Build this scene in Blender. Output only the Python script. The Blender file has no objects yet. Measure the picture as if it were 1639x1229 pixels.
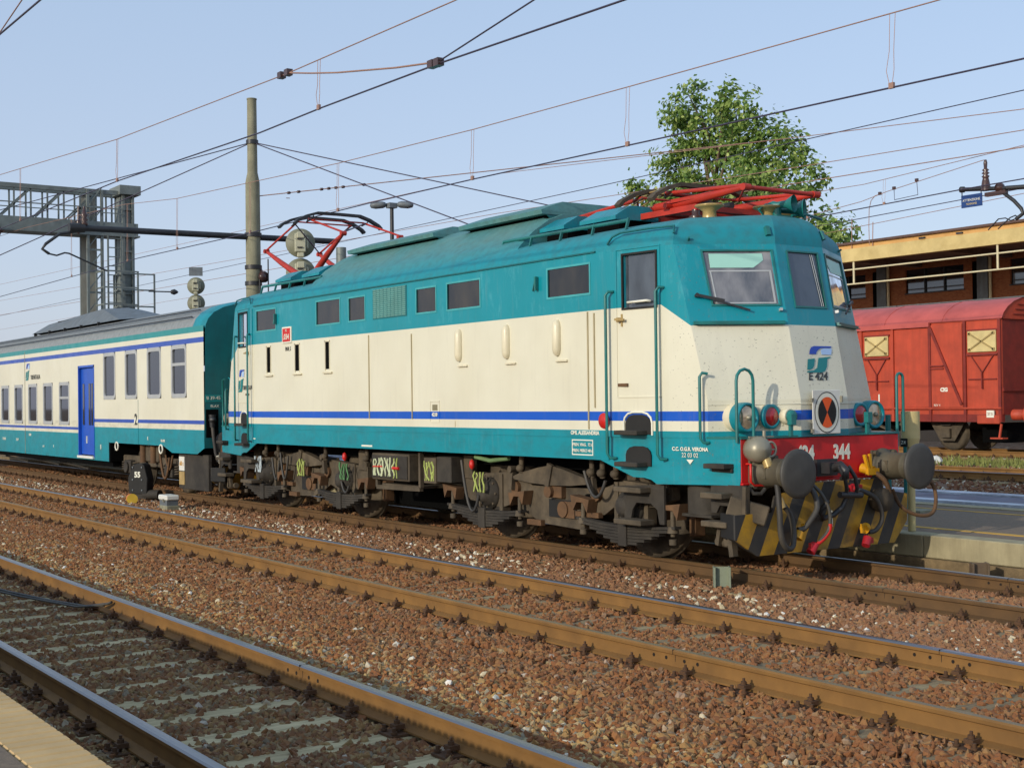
import bpy, bmesh, math, random
import numpy as np
from mathutils import Vector, Matrix
SC = bpy.context.scene
COL = SC.collection
R = random.Random(7)

# ------------------------------------------------------------------ camera
cam = bpy.data.cameras.new("camera"); camo = bpy.data.objects.new("camera", cam); COL.objects.link(camo)
CAMP = Vector((16.7346, -10.9404, 1.8537)); YAW, PIT, ROL = 0.96490, 0.0118, -0.0126
_fw = Vector((-math.sin(YAW)*math.cos(PIT), math.cos(YAW)*math.cos(PIT), math.sin(PIT)))
_rt = Vector((math.cos(YAW), math.sin(YAW), 0)); _up = _rt.cross(_fw)
_r2 = _rt*math.cos(ROL)+_up*math.sin(ROL); _u2 = -_rt*math.sin(ROL)+_up*math.cos(ROL)
camo.matrix_world = Matrix(((_r2.x, _u2.x, -_fw.x, CAMP.x), (_r2.y, _u2.y, -_fw.y, CAMP.y), (_r2.z, _u2.z, -_fw.z, CAMP.z), (0, 0, 0, 1)))
cam.sensor_fit = 'HORIZONTAL'; cam.sensor_width = 36.0; cam.lens = 36.0*2121.5/1639
cam.clip_start = 0.1; cam.clip_end = 3000
SC.camera = camo
SC.render.resolution_x, SC.render.resolution_y = 1024, 767

# ------------------------------------------------------------------ light
SUNV = Vector((0.2, -1.0, 0.312)).normalized()
EL = math.asin(SUNV.z); AZ = math.atan2(SUNV.x, SUNV.y)
w = bpy.data.worlds.new("World"); SC.world = w; w.use_nodes = True
wn = w.node_tree; bg = wn.nodes["Background"]
sky = wn.nodes.new("ShaderNodeTexSky"); sky.sky_type = 'NISHITA'; sky.sun_disc = False
sky.sun_elevation = EL; sky.sun_rotation = AZ
sky.air_density = 1.0; sky.dust_density = 2.0; sky.ozone_density = 3.0; sky.altitude = 100
veil = wn.nodes.new("ShaderNodeMixRGB"); veil.inputs[0].default_value = .65      # even summer haze over the whole dome
wn.links.new(sky.outputs[0], veil.inputs[1]); tcw = wn.nodes.new("ShaderNodeTexCoord"); sw = wn.nodes.new("ShaderNodeSeparateXYZ"); wn.links.new(tcw.outputs['Generated'], sw.inputs[0])
rw = wn.nodes.new("ShaderNodeValToRGB"); rw.color_ramp.elements[0].color = (.416, .440, .530, 1); rw.color_ramp.elements[1].color = (.290, .395, .535, 1); rw.color_ramp.elements[1].position = .42
wn.links.new(sw.outputs[2], rw.inputs[0]); vs_ = wn.nodes.new("ShaderNodeVectorMath"); vs_.operation = 'SCALE'; vs_.inputs[3].default_value = 10.0
wn.links.new(rw.outputs[0], vs_.inputs[0]); wn.links.new(vs_.outputs[0], veil.inputs[2])
wn.links.new(veil.outputs[0], bg.inputs[0]); bg.inputs[1].default_value = 0.15
sun = bpy.data.lights.new("sun", 'SUN'); suno = bpy.data.objects.new("sun", sun); COL.objects.link(suno)
sun.energy = 2.4; sun.angle = math.radians(0.55); sun.color = (1.0, 0.92, 0.77)
suno.rotation_euler = (-SUNV).to_track_quat('-Z', 'Y').to_euler(); suno.location = (0, -30, 30)
SC.view_settings.view_transform = 'Standard'; SC.view_settings.look = 'None'
SC.view_settings.gamma = 1.0; SC.view_settings.use_curve_mapping = False
SC.view_settings.exposure = 0.17
SC.cycles.max_bounces = 6; SC.cycles.transparent_max_bounces = 12

# ------------------------------------------------------------------ helpers
def lin(h):
    h = h.lstrip('#'); o = []
    for i in (0, 2, 4):
        c = int(h[i:i+2], 16)/255.0
        o.append(c/12.92 if c <= .04045 else ((c+.055)/1.055)**2.4)
    return (o[0], o[1], o[2], 1.0)

class MB:
    """collects shapes into one mesh"""
    def __init__(s, mirror=None, off=(0, 0, 0)):
        s.v = []; s.f = []; s.m = []; s.s = []; s.mir = mirror; s.off = off
    def add(s, vs, fs, mi=0, smooth=False):
        b = len(s.v); mr = s.mir or ''
        sx = -1 if 'x' in mr else 1; sy = -1 if 'y' in mr else 1
        for p in vs: s.v.append((p[0]*sx+s.off[0], p[1]*sy+s.off[1], p[2]+s.off[2]))
        for f in fs:
            f = [b+i for i in f]
            s.f.append(f if sx*sy > 0 else f[::-1]); s.m.append(mi); s.s.append(smooth)
        return s
    def bx(s, x0, x1, y0, y1, z0, z1, mi=0):
        v = [(x0, y0, z0), (x1, y0, z0), (x1, y1, z0), (x0, y1, z0), (x0, y0, z1), (x1, y0, z1), (x1, y1, z1), (x0, y1, z1)]
        return s.add(v, [(0, 3, 2, 1), (4, 5, 6, 7), (0, 1, 5, 4), (1, 2, 6, 5), (2, 3, 7, 6), (3, 0, 4, 7)], mi)
    def bar(s, p0, p1, wd, ht, mi=0, up=(0, 0, 1)):
        p0, p1 = Vector(p0), Vector(p1); d = (p1-p0).normalized(); u = Vector(up)
        if abs(d.dot(u)) > .98: u = Vector((1, 0, 0))
        r = d.cross(u).normalized(); u = r.cross(d).normalized()
        a, b = r*wd/2, u*ht/2
        v = [p0-a-b, p0+a-b, p0+a+b, p0-a+b, p1-a-b, p1+a-b, p1+a+b, p1-a+b]
        return s.add(v, [(0, 1, 2, 3), (7, 6, 5, 4), (0, 4, 5, 1), (1, 5, 6, 2), (2, 6, 7, 3), (3, 7, 4, 0)], mi)
    def cyl(s, p0, p1, r0, r1=None, n=12, caps=True, mi=0, smooth=True):
        r1 = r0 if r1 is None else r1
        p0, p1 = Vector(p0), Vector(p1); d = (p1-p0).normalized(); u = Vector((0, 0, 1)) if abs(d.z) < .9 else Vector((1, 0, 0))
        a = d.cross(u).normalized(); b = d.cross(a)
        v = []
        for p, r in ((p0, r0), (p1, r1)):
            for i in range(n):
                t = 2*math.pi*i/n; v.append(p+(a*math.cos(t)+b*math.sin(t))*r)
        s.add(v, [(i, (i+1) % n, n+(i+1) % n, n+i) for i in range(n)], mi, smooth)
        if caps:
            s.add(v[:n], [tuple(range(n))[::-1]], mi); s.add(v[n:], [tuple(range(n))], mi)
        return s
    def tube(s, pts, r, n=8, mi=0, closed=False):
        pts = [Vector(p) for p in pts]; m = len(pts); v = []; prev = None
        for i, p in enumerate(pts):
            if closed: d = pts[(i+1) % m]-pts[i-1]
            else: d = pts[min(i+1, m-1)]-pts[max(i-1, 0)]
            d = d.normalized()
            if prev is None:
                u = Vector((0, 0, 1)) if abs(d.z) < .9 else Vector((1, 0, 0)); a = d.cross(u).normalized()
            else:
                a = (prev-d*prev.dot(d)).normalized()
            prev = a; b = d.cross(a)
            rr = r[i] if isinstance(r, (list, tuple)) else r
            for k in range(n):
                t = 2*math.pi*k/n; v.append(p+(a*math.cos(t)+b*math.sin(t))*rr)
        f = []
        for i in range(m if closed else m-1):
            j = (i+1) % m
            for k in range(n): f.append((i*n+k, i*n+(k+1) % n, j*n+(k+1) % n, j*n+k))
        s.add(v, f, mi, True)
        if not closed:
            s.add(v[:n], [tuple(range(n))[::-1]], mi); s.add(v[-n:], [tuple(range(n))], mi)
        return s
    def prism(s, poly, vec, mi=0):
        n = len(poly); vec = Vector(vec); p = [Vector(q) for q in poly]
        v = p+[q+vec for q in p]
        return s.add(v, [tuple(range(n))[::-1], tuple(range(n, 2*n))]+[(i, (i+1) % n, n+(i+1) % n, n+i) for i in range(n)], mi)
    def lathe(s, prof, o, axis, n=20, mi=0, smooth=True):
        o = Vector(o); d = Vector(axis).normalized(); u = Vector((0, 0, 1)) if abs(d.z) < .9 else Vector((1, 0, 0))
        a = d.cross(u).normalized(); b = d.cross(a); v = []
        for r, h in prof:
            for i in range(n):
                t = 2*math.pi*i/n; v.append(o+d*h+(a*math.cos(t)+b*math.sin(t))*max(r, 1e-4))
        f = []
        for k in range(len(prof)-1):
            for i in range(n): f.append((k*n+i, k*n+(i+1) % n, (k+1)*n+(i+1) % n, (k+1)*n+i))
        return s.add(v, f, mi, smooth)
    def patch(s, P, us, vs, holes=(), depth=0.0, inn=(0, 0, 0), mi=0, flip=False):
        """grid of quads P(u,v); holes (u0,u1,v0,v1) are left out and get reveals of the given depth"""
        us = sorted(set(list(us)+[h[0] for h in holes]+[h[1] for h in holes])); vs = sorted(set(list(vs)+[h[2] for h in holes]+[h[3] for h in holes]))
        fl = lambda q: [q[0], q[3], q[2], q[1]] if flip else q
        for i in range(len(us)-1):
            for j in range(len(vs)-1):
                cu, cv = (us[i]+us[i+1])/2, (vs[j]+vs[j+1])/2
                if any(h[0] < cu < h[1] and h[2] < cv < h[3] for h in holes): continue
                s.add([P(us[i], vs[j]), P(us[i+1], vs[j]), P(us[i+1], vs[j+1]), P(us[i], vs[j+1])], [fl([0, 1, 2, 3])], mi)
        if depth:
            d = Vector(inn)*depth
            for h in holes:
                c = [Vector(P(h[0], h[2])), Vector(P(h[1], h[2])), Vector(P(h[1], h[3])), Vector(P(h[0], h[3]))]
                for k in range(4):
                    a, b = c[k], c[(k+1) % 4]
                    s.add([a, b, b+d, a+d], [fl([3, 2, 1, 0])], mi)
        return s
    def mesh(s, name, mats, bevel=0.0, merge=False, seg=1):
        me = bpy.data.meshes.new(name)
        me.from_pydata([tuple(p) for p in s.v], [], s.f)
        mats = mats if isinstance(mats, (list, tuple)) else [mats]
        for m in mats: me.materials.append(m)
        me.polygons.foreach_set('material_index', s.m); me.polygons.foreach_set('use_smooth', s.s)
        if bevel or merge:
            bm = bmesh.new(); bm.from_mesh(me)
            bmesh.ops.remove_doubles(bm, verts=bm.verts, dist=1e-4)
            if bevel:
                ed = [e for e in bm.edges if len(e.link_faces) == 2 and e.calc_face_angle(0) > .6]
                bmesh.ops.bevel(bm, geom=ed, offset=bevel, segments=seg, affect='EDGES', clamp_overlap=True)
            bm.to_mesh(me); bm.free()
        me.update(); return me

def link(name, me, parent=None, **pr):
    o = bpy.data.objects.new(name, me); COL.objects.link(o)
    if parent is not None: o.parent = parent
    for k, v in pr.items(): o[k] = v
    return o
def part(name, mb, mats, parent, bevel=0.0, merge=False, **pr):
    return link(name, mb.mesh(name, mats, bevel, merge), parent, **pr)
def thing(name, label, cat, loc=(0, 0, 0), group=None, rz=0.0):
    o = bpy.data.objects.new(name, None); COL.objects.link(o); o.location = loc; o.rotation_euler = (0, 0, rz)
    o.empty_display_size = .3
    o['label'] = label; o['category'] = cat
    if group: o['group'] = group
    return o
def one(name, mb, mats, label, cat, loc=(0, 0, 0), group=None, bevel=0.0, kind=None):
    o = link(name, mb.mesh(name, mats, bevel)); o.location = loc
    if label: o['label'] = label
    if cat: o['category'] = cat
    if group: o['group'] = group
    if kind: o['kind'] = kind
    return o
def copytree(o, loc, label=None):
    c = o.copy(); COL.objects.link(c); c.location = loc
    if label: c['label'] = label
    for ch in list(o.children):
        d = ch.copy(); COL.objects.link(d); d.parent = c
        for g in list(ch.children):
            e = g.copy(); COL.objects.link(e); e.parent = d
    return c
def text(name, s, loc, xdir, zdir, size, mat, parent, shear=0.0, sx=1.0, bold=0.0, depth=0.002):
    """flat lettering built as a mesh; loc is the middle of the line"""
    cu = bpy.data.curves.new(name, 'FONT'); cu.body = s; cu.size = size; cu.align_x = 'CENTER'; cu.align_y = 'CENTER'
    cu.shear = shear; cu.extrude = depth; cu.offset = bold; cu.resolution_u = 3
    ob = bpy.data.objects.new(name, cu); COL.objects.link(ob)
    dg = bpy.context.evaluated_depsgraph_get(); me = bpy.data.meshes.new_from_object(ob.evaluated_get(dg))
    bpy.data.objects.remove(ob); bpy.data.curves.remove(cu)
    X = Vector(xdir).normalized(); Z = Vector(zdir).normalized(); Nn = X.cross(Z)
    M = Matrix(((X.x*sx, Z.x, Nn.x, loc[0]), (X.y*sx, Z.y, Nn.y, loc[1]), (X.z*sx, Z.z, Nn.z, loc[2]), (0, 0, 0, 1)))
    me.transform(M); me.materials.clear(); me.materials.append(mat); me.name = name
    return link(name, me, parent)

# ------------------------------------------------------------------ materials
class NT:
    def __init__(s, name):
        s.mat = bpy.data.materials.new(name); s.mat.use_nodes = True; s.t = s.mat.node_tree
        s.b = s.t.nodes["Principled BSDF"]; s.out = s.t.nodes["Material Output"]; s._tc = None
    def n(s, typ, **kw):
        nd = s.t.nodes.new("ShaderNode"+typ)
        for k, v in kw.items(): setattr(nd, k, v)
        return nd
    def l(s, a, b): s.t.links.new(a, b)
    def coord(s, which='Object', scale=(1, 1, 1)):
        if s._tc is None: s._tc = s.n('TexCoord')
        m = s.n('Mapping'); m.inputs['Scale'].default_value = scale; s.l(s._tc.outputs[which], m.inputs[0]); return m.outputs[0]
    def noise(s, scale=5, detail=4, vec=None, rough=.55):
        nd = s.n('TexNoise'); nd.inputs['Scale'].default_value = scale; nd.inputs['Detail'].default_value = detail; nd.inputs['Roughness'].default_value = rough
        s.l(vec if vec is not None else s.coord(), nd.inputs['Vector']); return nd.outputs['Fac']
    def ramp(s, fac, stops):
        nd = s.n('ValToRGB'); cr = nd.color_ramp
        while len(cr.elements) < len(stops): cr.elements.new(.5)
        for e, (p, c) in zip(cr.elements, stops):
            e.position = p; e.color = c if len(c) == 4 else (*c, 1)
        s.l(fac, nd.inputs[0]); return nd.outputs[0]
    def mix(s, fac, a, b, mode='MIX'):
        nd = s.n('MixRGB'); nd.blend_type = mode
        for i, x in ((0, fac), (1, a), (2, b)):
            if hasattr(x, 'is_linked'): s.l(x, nd.inputs[i])
            else: nd.inputs[i].default_value = x
        return nd.outputs[0]
    def math(s, op, a, b=0.0, c=None, clamp=False):
        nd = s.n('Math'); nd.operation = op; nd.use_clamp = clamp
        for i, x in enumerate((a, b) if c is None else (a, b, c)):
            if hasattr(x, 'is_linked'): s.l(x, nd.inputs[i])
            else: nd.inputs[i].default_value = x
        return nd.outputs[0]
    def bump(s, h, dist=.01, strength=.5):
        nd = s.n('Bump'); nd.inputs['Distance'].default_value = dist; nd.inputs['Strength'].default_value = strength
        s.l(h, nd.inputs['Height']); s.l(nd.outputs[0], s.b.inputs['Normal'])
    def set(s, **kw):
        for k, v in kw.items():
            k = k.replace('_', ' ')
            if hasattr(v, 'is_linked'): s.l(v, s.b.inputs[k])
            else: s.b.inputs[k].default_value = v
        return s
W1 = (1, 1, 1, 1); K1 = (0, 0, 0, 1)
def M(name, hexc, rough=.6, metal=0.0, var=.25, scale=4.0, dirt=None, damt=.35, bump=0.0, streak=False, coat=0.0):
    """painted or bare surface: base colour with mottling, optional dirt layer with its own shape"""
    t = NT(name); c = lin(hexc)
    a = tuple(x*(1-var) for x in c[:3])+(1,); b = tuple(min(1, x*(1+var*.6)) for x in c[:3])+(1,)
    col = t.ramp(t.noise(scale, 5), [(.3, a), (.7, b)])
    if dirt:
        v = t.coord(scale=(3.0, 3.0, .35)) if streak else t.coord()
        f = t.ramp(t.noise(2.2 if streak else 1.7, 6, v, .65), [(.42, K1), (.72, (damt, damt, damt, 1))])
        col = t.mix(f, col, lin(dirt))
    t.set(Base_Color=col, Roughness=rough, Metallic=metal)
    if coat: t.set(Coat_Weight=coat, Coat_Roughness=.15)
    if bump: t.bump(t.noise(scale*6, 3), bump)
    return t.mat
TEAL, CREAM, BLUE = '#008b9a', '#ded9c3', '#0a55c0'
def livery(name, bands, upper=None, dust=False):
    """painted bands by height on the body: [(z_above, colour)...]; upper = (x0,x1,z0,z1) sloping upper boundary"""
    t = NT(name)
    v = t.coord(); sp = t.n('SeparateXYZ'); t.l(v, sp.inputs[0]); z = sp.outputs[2]
    col = lin(bands[0][1])
    for zz, c in bands[1:]:
        if zz == 'L':
            ax = t.math('ABSOLUTE', sp.outputs[0]); mr = t.n('MapRange'); t.l(ax, mr.inputs[0])
            for i, q in enumerate(upper): mr.inputs[i+1].default_value = q
            m = t.math('GREATER_THAN', t.math('SUBTRACT', z, mr.outputs[0]), 0.0)
        else: m = t.math('GREATER_THAN', z, zz)
        col = t.mix(m, col, lin(c))
    col = t.mix(t.ramp(t.noise(1.1, 5, t.coord()), [(.35, K1), (.75, (.12, .12, .12, 1))]), col, (.35, .31, .24, 1), 'MULTIPLY')
    st = t.ramp(t.noise(3.0, 6, t.coord(scale=(5, 5, .45)), .7), [(.54, K1), (.82, (.16, .16, .16, 1))])
    col = t.mix(st, col, (.33, .30, .24, 1))
    br = t.math('MULTIPLY', t.math('LESS_THAN', z, 1.48), t.ramp(t.noise(2.4, 6, t.coord(scale=(1.2, 1.2, 2.5)), .7), [(.45, K1), (.8, (.38,)*3+(1,))]))
    col = t.mix(br, col, lin('#3d3a30'))
    col = t.mix(t.ramp(t.noise(.9, 3, t.coord(scale=(1, 1, .8))), [(.35, K1), (.7, (.16,)*3+(1,))]), col, (.62, .54, .38, 1), 'MULTIPLY')
    if upper:                                    # pale wash marks on the upper band
        ws = t.ramp(t.noise(2.6, 7, t.coord(scale=(2.2, 2.2, .8)), .75), [(.55, K1), (.74, (.30, .30, .30, 1))])
        ws = t.math('MULTIPLY', ws, t.math('GREATER_THAN', z, 2.9))
        col = t.mix(ws, col, (.16, .50, .56, 1))
        sp2 = t.ramp(t.noise(30, 2, t.coord(scale=(1, 1, 1.7)), .5), [(.665, K1), (.71, (.6, .6, .6, 1))])
        col = t.mix(t.math('MULTIPLY', sp2, t.math('GREATER_THAN', t.math('ABSOLUTE', sp.outputs[0]), 5.9)), col, (.16, .14, .10, 1))
    t.set(Base_Color=col, Roughness=t.ramp(t.noise(3, 4), [(.3, (.30,)*3), (.7, (.48,)*3)]), Coat_Weight=.15, Coat_Roughness=.2)
    t.bump(t.math('ADD', t.noise(1.3, 2), t.math('MULTIPLY', t.noise(5.5, 2), .25)), .012, .4)
    return t.mat
m_loco = livery('loco_livery', [(0, TEAL), (1.49, CREAM), (1.60, BLUE), (1.705, CREAM), ('L', TEAL)], (5.78, 6.20, 2.87, 2.62))
m_coach = livery('coach_livery', [(0, TEAL), (1.345, CREAM), (1.455, '#2a4fae'), (1.53, CREAM), (3.03, '#2a4fae'), (3.13, CREAM), (3.235, '#1a8a8c')])
m_coachlow = livery('coach_low_livery', [(0, TEAL), (1.185, CREAM), (1.262, '#2a4fae'), (1.325, CREAM), (3.03, '#2a4fae'), (3.13, CREAM), (3.235, '#1a8a8c')])
m_teal = M('teal_paint', '#008492', .42, var=.2, dirt='#3c5a56', damt=.25, streak=True, coat=.1)
m_tealrail = M('teal_rail_paint', '#1c7370', .4, var=.2, dirt='#3c4a44', damt=.4)
m_tealdark = M('teal_end_shaded', '#066468', .45, var=.15, dirt='#2b3a38', damt=.3, streak=True)  # darker copy of the teal; shadow on the coach end is in the colour
def dusty_roof(name, base, dust, lo, hi):
    t = NT(name); v = t.coord(); sp = t.n('SeparateXYZ'); t.l(v, sp.inputs[0])
    mr = t.n('MapRange'); t.l(sp.outputs[2], mr.inputs[0]); mr.inputs[1].default_value = lo; mr.inputs[2].default_value = hi
    n = t.noise(1.5, 7, t.coord(scale=(1, 1, .6)), .7)
    f = t.math('MULTIPLY', mr.outputs[0], t.math('ADD', t.math('MULTIPLY', n, 1.0), .22), clamp=True)
    c = t.mix(f, lin(base), lin(dust))
    c = t.mix(t.ramp(t.noise(9, 5), [(.4, K1), (.75, (.35,)*3+(1,))]), c, lin('#3a423c'))
    t.set(Base_Color=c, Roughness=.62); t.bump(t.noise(20, 3), .004, .3); return t.mat
m_roof = dusty_roof('loco_roof_paint', '#048492', '#5f837c', 3.66, 4.0)
m_croof = dusty_roof('coach_roof_paint', '#8b9093', '#7d7c76', 3.3, 3.9)
m_cream = M('cream_paint', '#ddd3b6', .4, var=.08, dirt='#b5a684', damt=.4, streak=True, coat=.1)
m_seam = M('seam_dark_cream', '#a89a78', .6, var=.15)  # darker cream for the dark lines of the panel seams
m_red = M('red_beam_paint', '#d31a1c', .5, var=.18, scale=3, dirt='#5a1512', damt=.4)
m_pant = M('red_pantograph_paint', '#b8301f', .55, var=.2, dirt='#6b2a20', damt=.5)
m_under = M('underframe_grime', '#3b352d', .8, var=.35, scale=6, dirt='#1e1915', damt=.8, bump=.004)
m_under2 = M('underframe_brown', '#5b4f3e', .8, var=.35, scale=7, dirt='#262019', damt=.75, bump=.004)
m_rust = M('bracket_rust', '#66492e', .8, var=.35, scale=8, dirt='#4a3522', damt=.6)
m_black = M('black_grime', '#1b1917', .75, var=.3)
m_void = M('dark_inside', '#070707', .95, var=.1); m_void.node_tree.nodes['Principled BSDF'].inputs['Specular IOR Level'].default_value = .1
m_dark = M('dark_steel', '#3b3b3d', .45, .35, var=.25, dirt='#2a2622', damt=.5)
m_buf = M('buffer_steel', '#4a4742', .6, .15, var=.2, scale=7, dirt='#35312d', damt=.6)
m_bufh = M('buffer_housing', '#5d5646', .65, .1, var=.25, dirt='#2f2a22', damt=.6)
m_grey = M('grey_frame', '#b4b5b4', .4, .2, var=.1)
m_greyp = M('steel_grey_paint', '#6d7479', .55, .1, var=.2, dirt='#544b40', damt=.4, streak=True)
m_alu = M('bare_aluminium', '#9c9684', .42, .3, var=.2, dirt='#6d6552', damt=.5)
m_white = M('white_paint', '#dfdcd2', .5, var=.06, dirt='#a29a86', damt=.25)
m_letter = M('letter_white', '#e3e0cf', .5, var=.04)
m_letterd = M('letter_dark', '#3a3d3c', .5, var=.05)
m_yellow = M('yellow_paint', '#d79a12', .5, var=.15, dirt='#6a4b12', damt=.4)
m_redp = M('red_paint', '#c8231c', .45, var=.12)
m_orange = M('orange_paint', '#e8560e', .45, var=.06)
m_blue = M('blue_door_paint', '#1650b8', .4, var=.1, coat=.15)
m_bluec = M('logo_blue', '#2347ac', .4, var=.03); m_lblue = M('logo_light_blue', '#a9c4ea', .4, var=.03); m_tealc = M('logo_teal', '#0b7c7d', .4, var=.03)
m_brass = M('insulator_brown_glaze', '#b59a62', .3, .2, var=.2, dirt='#6d5a38', damt=.4)
m_rubber = M('hose_rubber', '#3a3836', .6, var=.2, dirt='#6a6152', damt=.5)
m_ash = M('window_seal', '#43a0a4', .5, var=.15)
m_chalk = M('chalk_scrawl', '#c2c8a2', .8, var=.2); m_chalkg = M('chalk_scrawl_yellow', '#a3ae5e', .8, var=.2)
m_wred = M('wagon_red_paint', '#b8452a', .6, var=.18, scale=2.5, dirt='#8a3420', damt=.4, streak=True)
m_wredd = M('wagon_dark_red_paint', '#84281c', .6, var=.2, dirt='#4f1c16', damt=.5)
m_wroof = M('wagon_roof_paint', '#bd5850', .55, var=.14, scale=1.2, dirt='#8e3a34', damt=.5)
m_cream2 = M('vent_flap_cream', '#d2bd84', .5, var=.12, dirt='#8c7a4c', damt=.4)
m_conc = M('pole_concrete', '#8e8a72', .85, var=.22, scale=3, dirt='#5d5846', damt=.5, bump=.004, streak=True)
m_galv = M('galvanised_lattice', '#7d8480', .55, .3, var=.2, dirt='#5c5a50', damt=.4)
m_wire = M('copper_wire', '#a5806f', .5, .3, var=.1)
m_cwire = M('contact_wire', '#4a4456', .45, .4, var=.1)
m_porc = M('insulator_glaze', '#4a3430', .25, var=.15)
m_lamp = M('signal_hood', '#7a7a66', .6, var=.15); m_lampb = M('signal_box', '#aeab92', .6, var=.12)
m_plough_b = None
def glass(name, tint, dust, damt, refl=.08):
    t = NT(name); t.t.nodes.remove(t.b)
    tr = t.n('BsdfTransparent'); tr.inputs[0].default_value = lin(tint)
    gl = t.n('BsdfGlossy'); gl.inputs['Roughness'].default_value = .04; gl.inputs[0].default_value = (.95, .95, 1, 1)
    lw = t.n('Fresnel'); lw.inputs[0].default_value = 1.5
    mx = t.n('MixShader'); t.l(t.math('ADD', t.math('MULTIPLY', lw.outputs[0], 1.1), refl, clamp=True), mx.inputs[0]); t.l(tr.outputs[0], mx.inputs[1]); t.l(gl.outputs[0], mx.inputs[2])
    df = t.n('BsdfDiffuse'); df.inputs[0].default_value = lin(dust)
    m2 = t.n('MixShader'); f = t.ramp(t.noise(2.5, 5, t.coord(scale=(1.5, 1.5, .7))), [(.3, (damt*.15,)*3+(1,)), (.75, (damt*1.5,)*3+(1,))])  # dust film; its strong patches also stand in for reflections in the panes
    t.l(f, m2.inputs[0]); t.l(mx.outputs[0], m2.inputs[1]); t.l(df.outputs[0], m2.inputs[2]); t.l(m2.outputs[0], t.out.inputs[0])
    return t.mat
g_side = glass('grimy_side_glass', '#35302b', '#857a6a', .12, .02)
g_cab = glass('cab_glass', '#5d6a6a', '#aba9ac', .50, .10)
g_front = glass('front_glass', '#6f8a8a', '#8a96a4', .22, .08)
g_coach = glass('coach_glass', '#2c3438', '#5d6870', .07, .08)
g_red = M('red_lens', '#a8141c', .15, var=.1, coat=.6)
g_lens = M('clear_lens', '#c9b195', .12, .6, var=.3, scale=14, coat=.5)
t = NT('plough_stripes'); sp = t.n('SeparateXYZ'); t.l(t.coord(), sp.inputs[0])
u = t.math('SUBTRACT', sp.outputs[1], t.math('MULTIPLY', t.math('SUBTRACT', sp.outputs[2], .2), .5))
fr = t.math('FRACT', t.math('DIVIDE', t.math('ADD', u, 4.745), .405))
wob = t.math('ADD', fr, t.math('MULTIPLY', t.math('SUBTRACT', t.noise(6, 3), .5), .05))
c = t.mix(t.math('LESS_THAN', wob, .52), lin('#2c2c2e'), lin('#b98a1c'))
c = t.mix(t.ramp(t.noise(2.6, 6, t.coord(), .7), [(.38, K1), (.66, (.75,)*3+(1,))]), c, lin('#4a4234'))
t.set(Base_Color=c, Roughness=.6); m_plough = t.mat
# ================================================================== GROUND AND TRACKS
def ground_mat(name, stops, scale, bumpd):
    t = NT(name); v = t.coord()
    vo = t.n('TexVoronoi'); vo.inputs['Scale'].default_value = scale; t.l(v, vo.inputs['Vector'])
    c = t.ramp(vo.outputs['Color'], stops) if False else None
    sp = t.n('SeparateXYZ'); t.l(vo.outputs['Color'], sp.inputs[0]) if False else None
    sc_ = t.n('SeparateColor'); t.l(vo.outputs['Color'], sc_.inputs[0])
    c = t.ramp(sc_.outputs[0], stops)
    c = t.mix(t.ramp(t.noise(.8, 5), [(.35, K1), (.7, (.5,)*3+(1,))]), c, lin('#4a3428'), 'MIX')
    t.set(Base_Color=c, Roughness=.95); t.bump(vo.outputs['Distance'], bumpd, .8)
    return t.mat
m_bed = ground_mat('ballast_bed', [(0, lin('#54382a')), (.5, lin('#6b4a34')), (1, lin('#7d6248'))], 22, .03)
m_yard = ground_mat('yard_dirt', [(0, lin('#6a4a36')), (.5, lin('#7c5d45')), (.9, lin('#8f7458')), (1, lin('#b5a68e'))], 9, .03)
one('ground', MB().add([(-700, -400, -.26), (300, -400, -.26), (300, 9.45, -.26), (-700, 9.45, -.26)], [(0, 1, 2, 3)]).add([(-700, 9.4, -.02), (300, 9.4, -.02), (300, 700, -.02), (-700, 700, -.02)], [(0, 1, 2, 3)]), m_yard, None, None, kind='structure')
GZ = -.205
beds = [0.0, -3.626, -7.569]
YE = -9.70      # near platform wall
FY = 1.70       # island platform wall
XL, XR = -70.0, 24.0
one('ballast_bed', MB().add([(XL, YE, GZ), (XR, YE, GZ), (XR, FY+.1, GZ), (XL, FY+.1, GZ)], [(0, 1, 2, 3)]), m_bed, None, None, kind='structure')
# rails
m_railside = M('rail_rust', '#86602e', .75, var=.22, scale=3, dirt='#5f4122', damt=.5)
m_raildark = M('rail_rust_dark', '#634726', .78, var=.25, scale=3, dirt='#46331f', damt=.5)
m_shine = NT('rail_running_face').set(Base_Color=lin('#8d8a8c'), Metallic=.9, Roughness=.28).mat
m_dull = M('rail_dull_top', '#8a7350', .5, .3, var=.15)
def rail_mesh(name, x0, x1, side, top, n=1, up=0.0):
    pr = [(-.072, -.16), (.072, -.16), (.072, -.148), (.012, -.128), (.009, -.045), (.034, -.034), (.036, -.012), (.026, -.001), (.0, .0), (-.026, -.001), (-.036, -.012), (-.034, -.034), (-.009, -.045), (-.012, -.128), (-.072, -.148)]
    mb = MB(); k = len(pr)
    v = [(x0, y, z+up) for y, z in pr]+[(x1, y, z+up) for y, z in pr]
    for i in range(k):
        mi = 1 if i in (7, 8) else 0
        mb.add(v, [], 0)
    mb.v = v; mb.f = [(i, (i+1) % k, k+(i+1) % k, k+i) for i in range(k)]; mb.m = [1 if i in ((6, 7, 8, 9) if top is m_shine else (7, 8)) else 0 for i in range(k)]; mb.s = [False]*k
    return mb.mesh(name, [side, top])
m_plate = M('fastening_rust', '#5e4027', .85, var=.35, scale=12, dirt='#3a281a', damt=.6)
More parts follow.
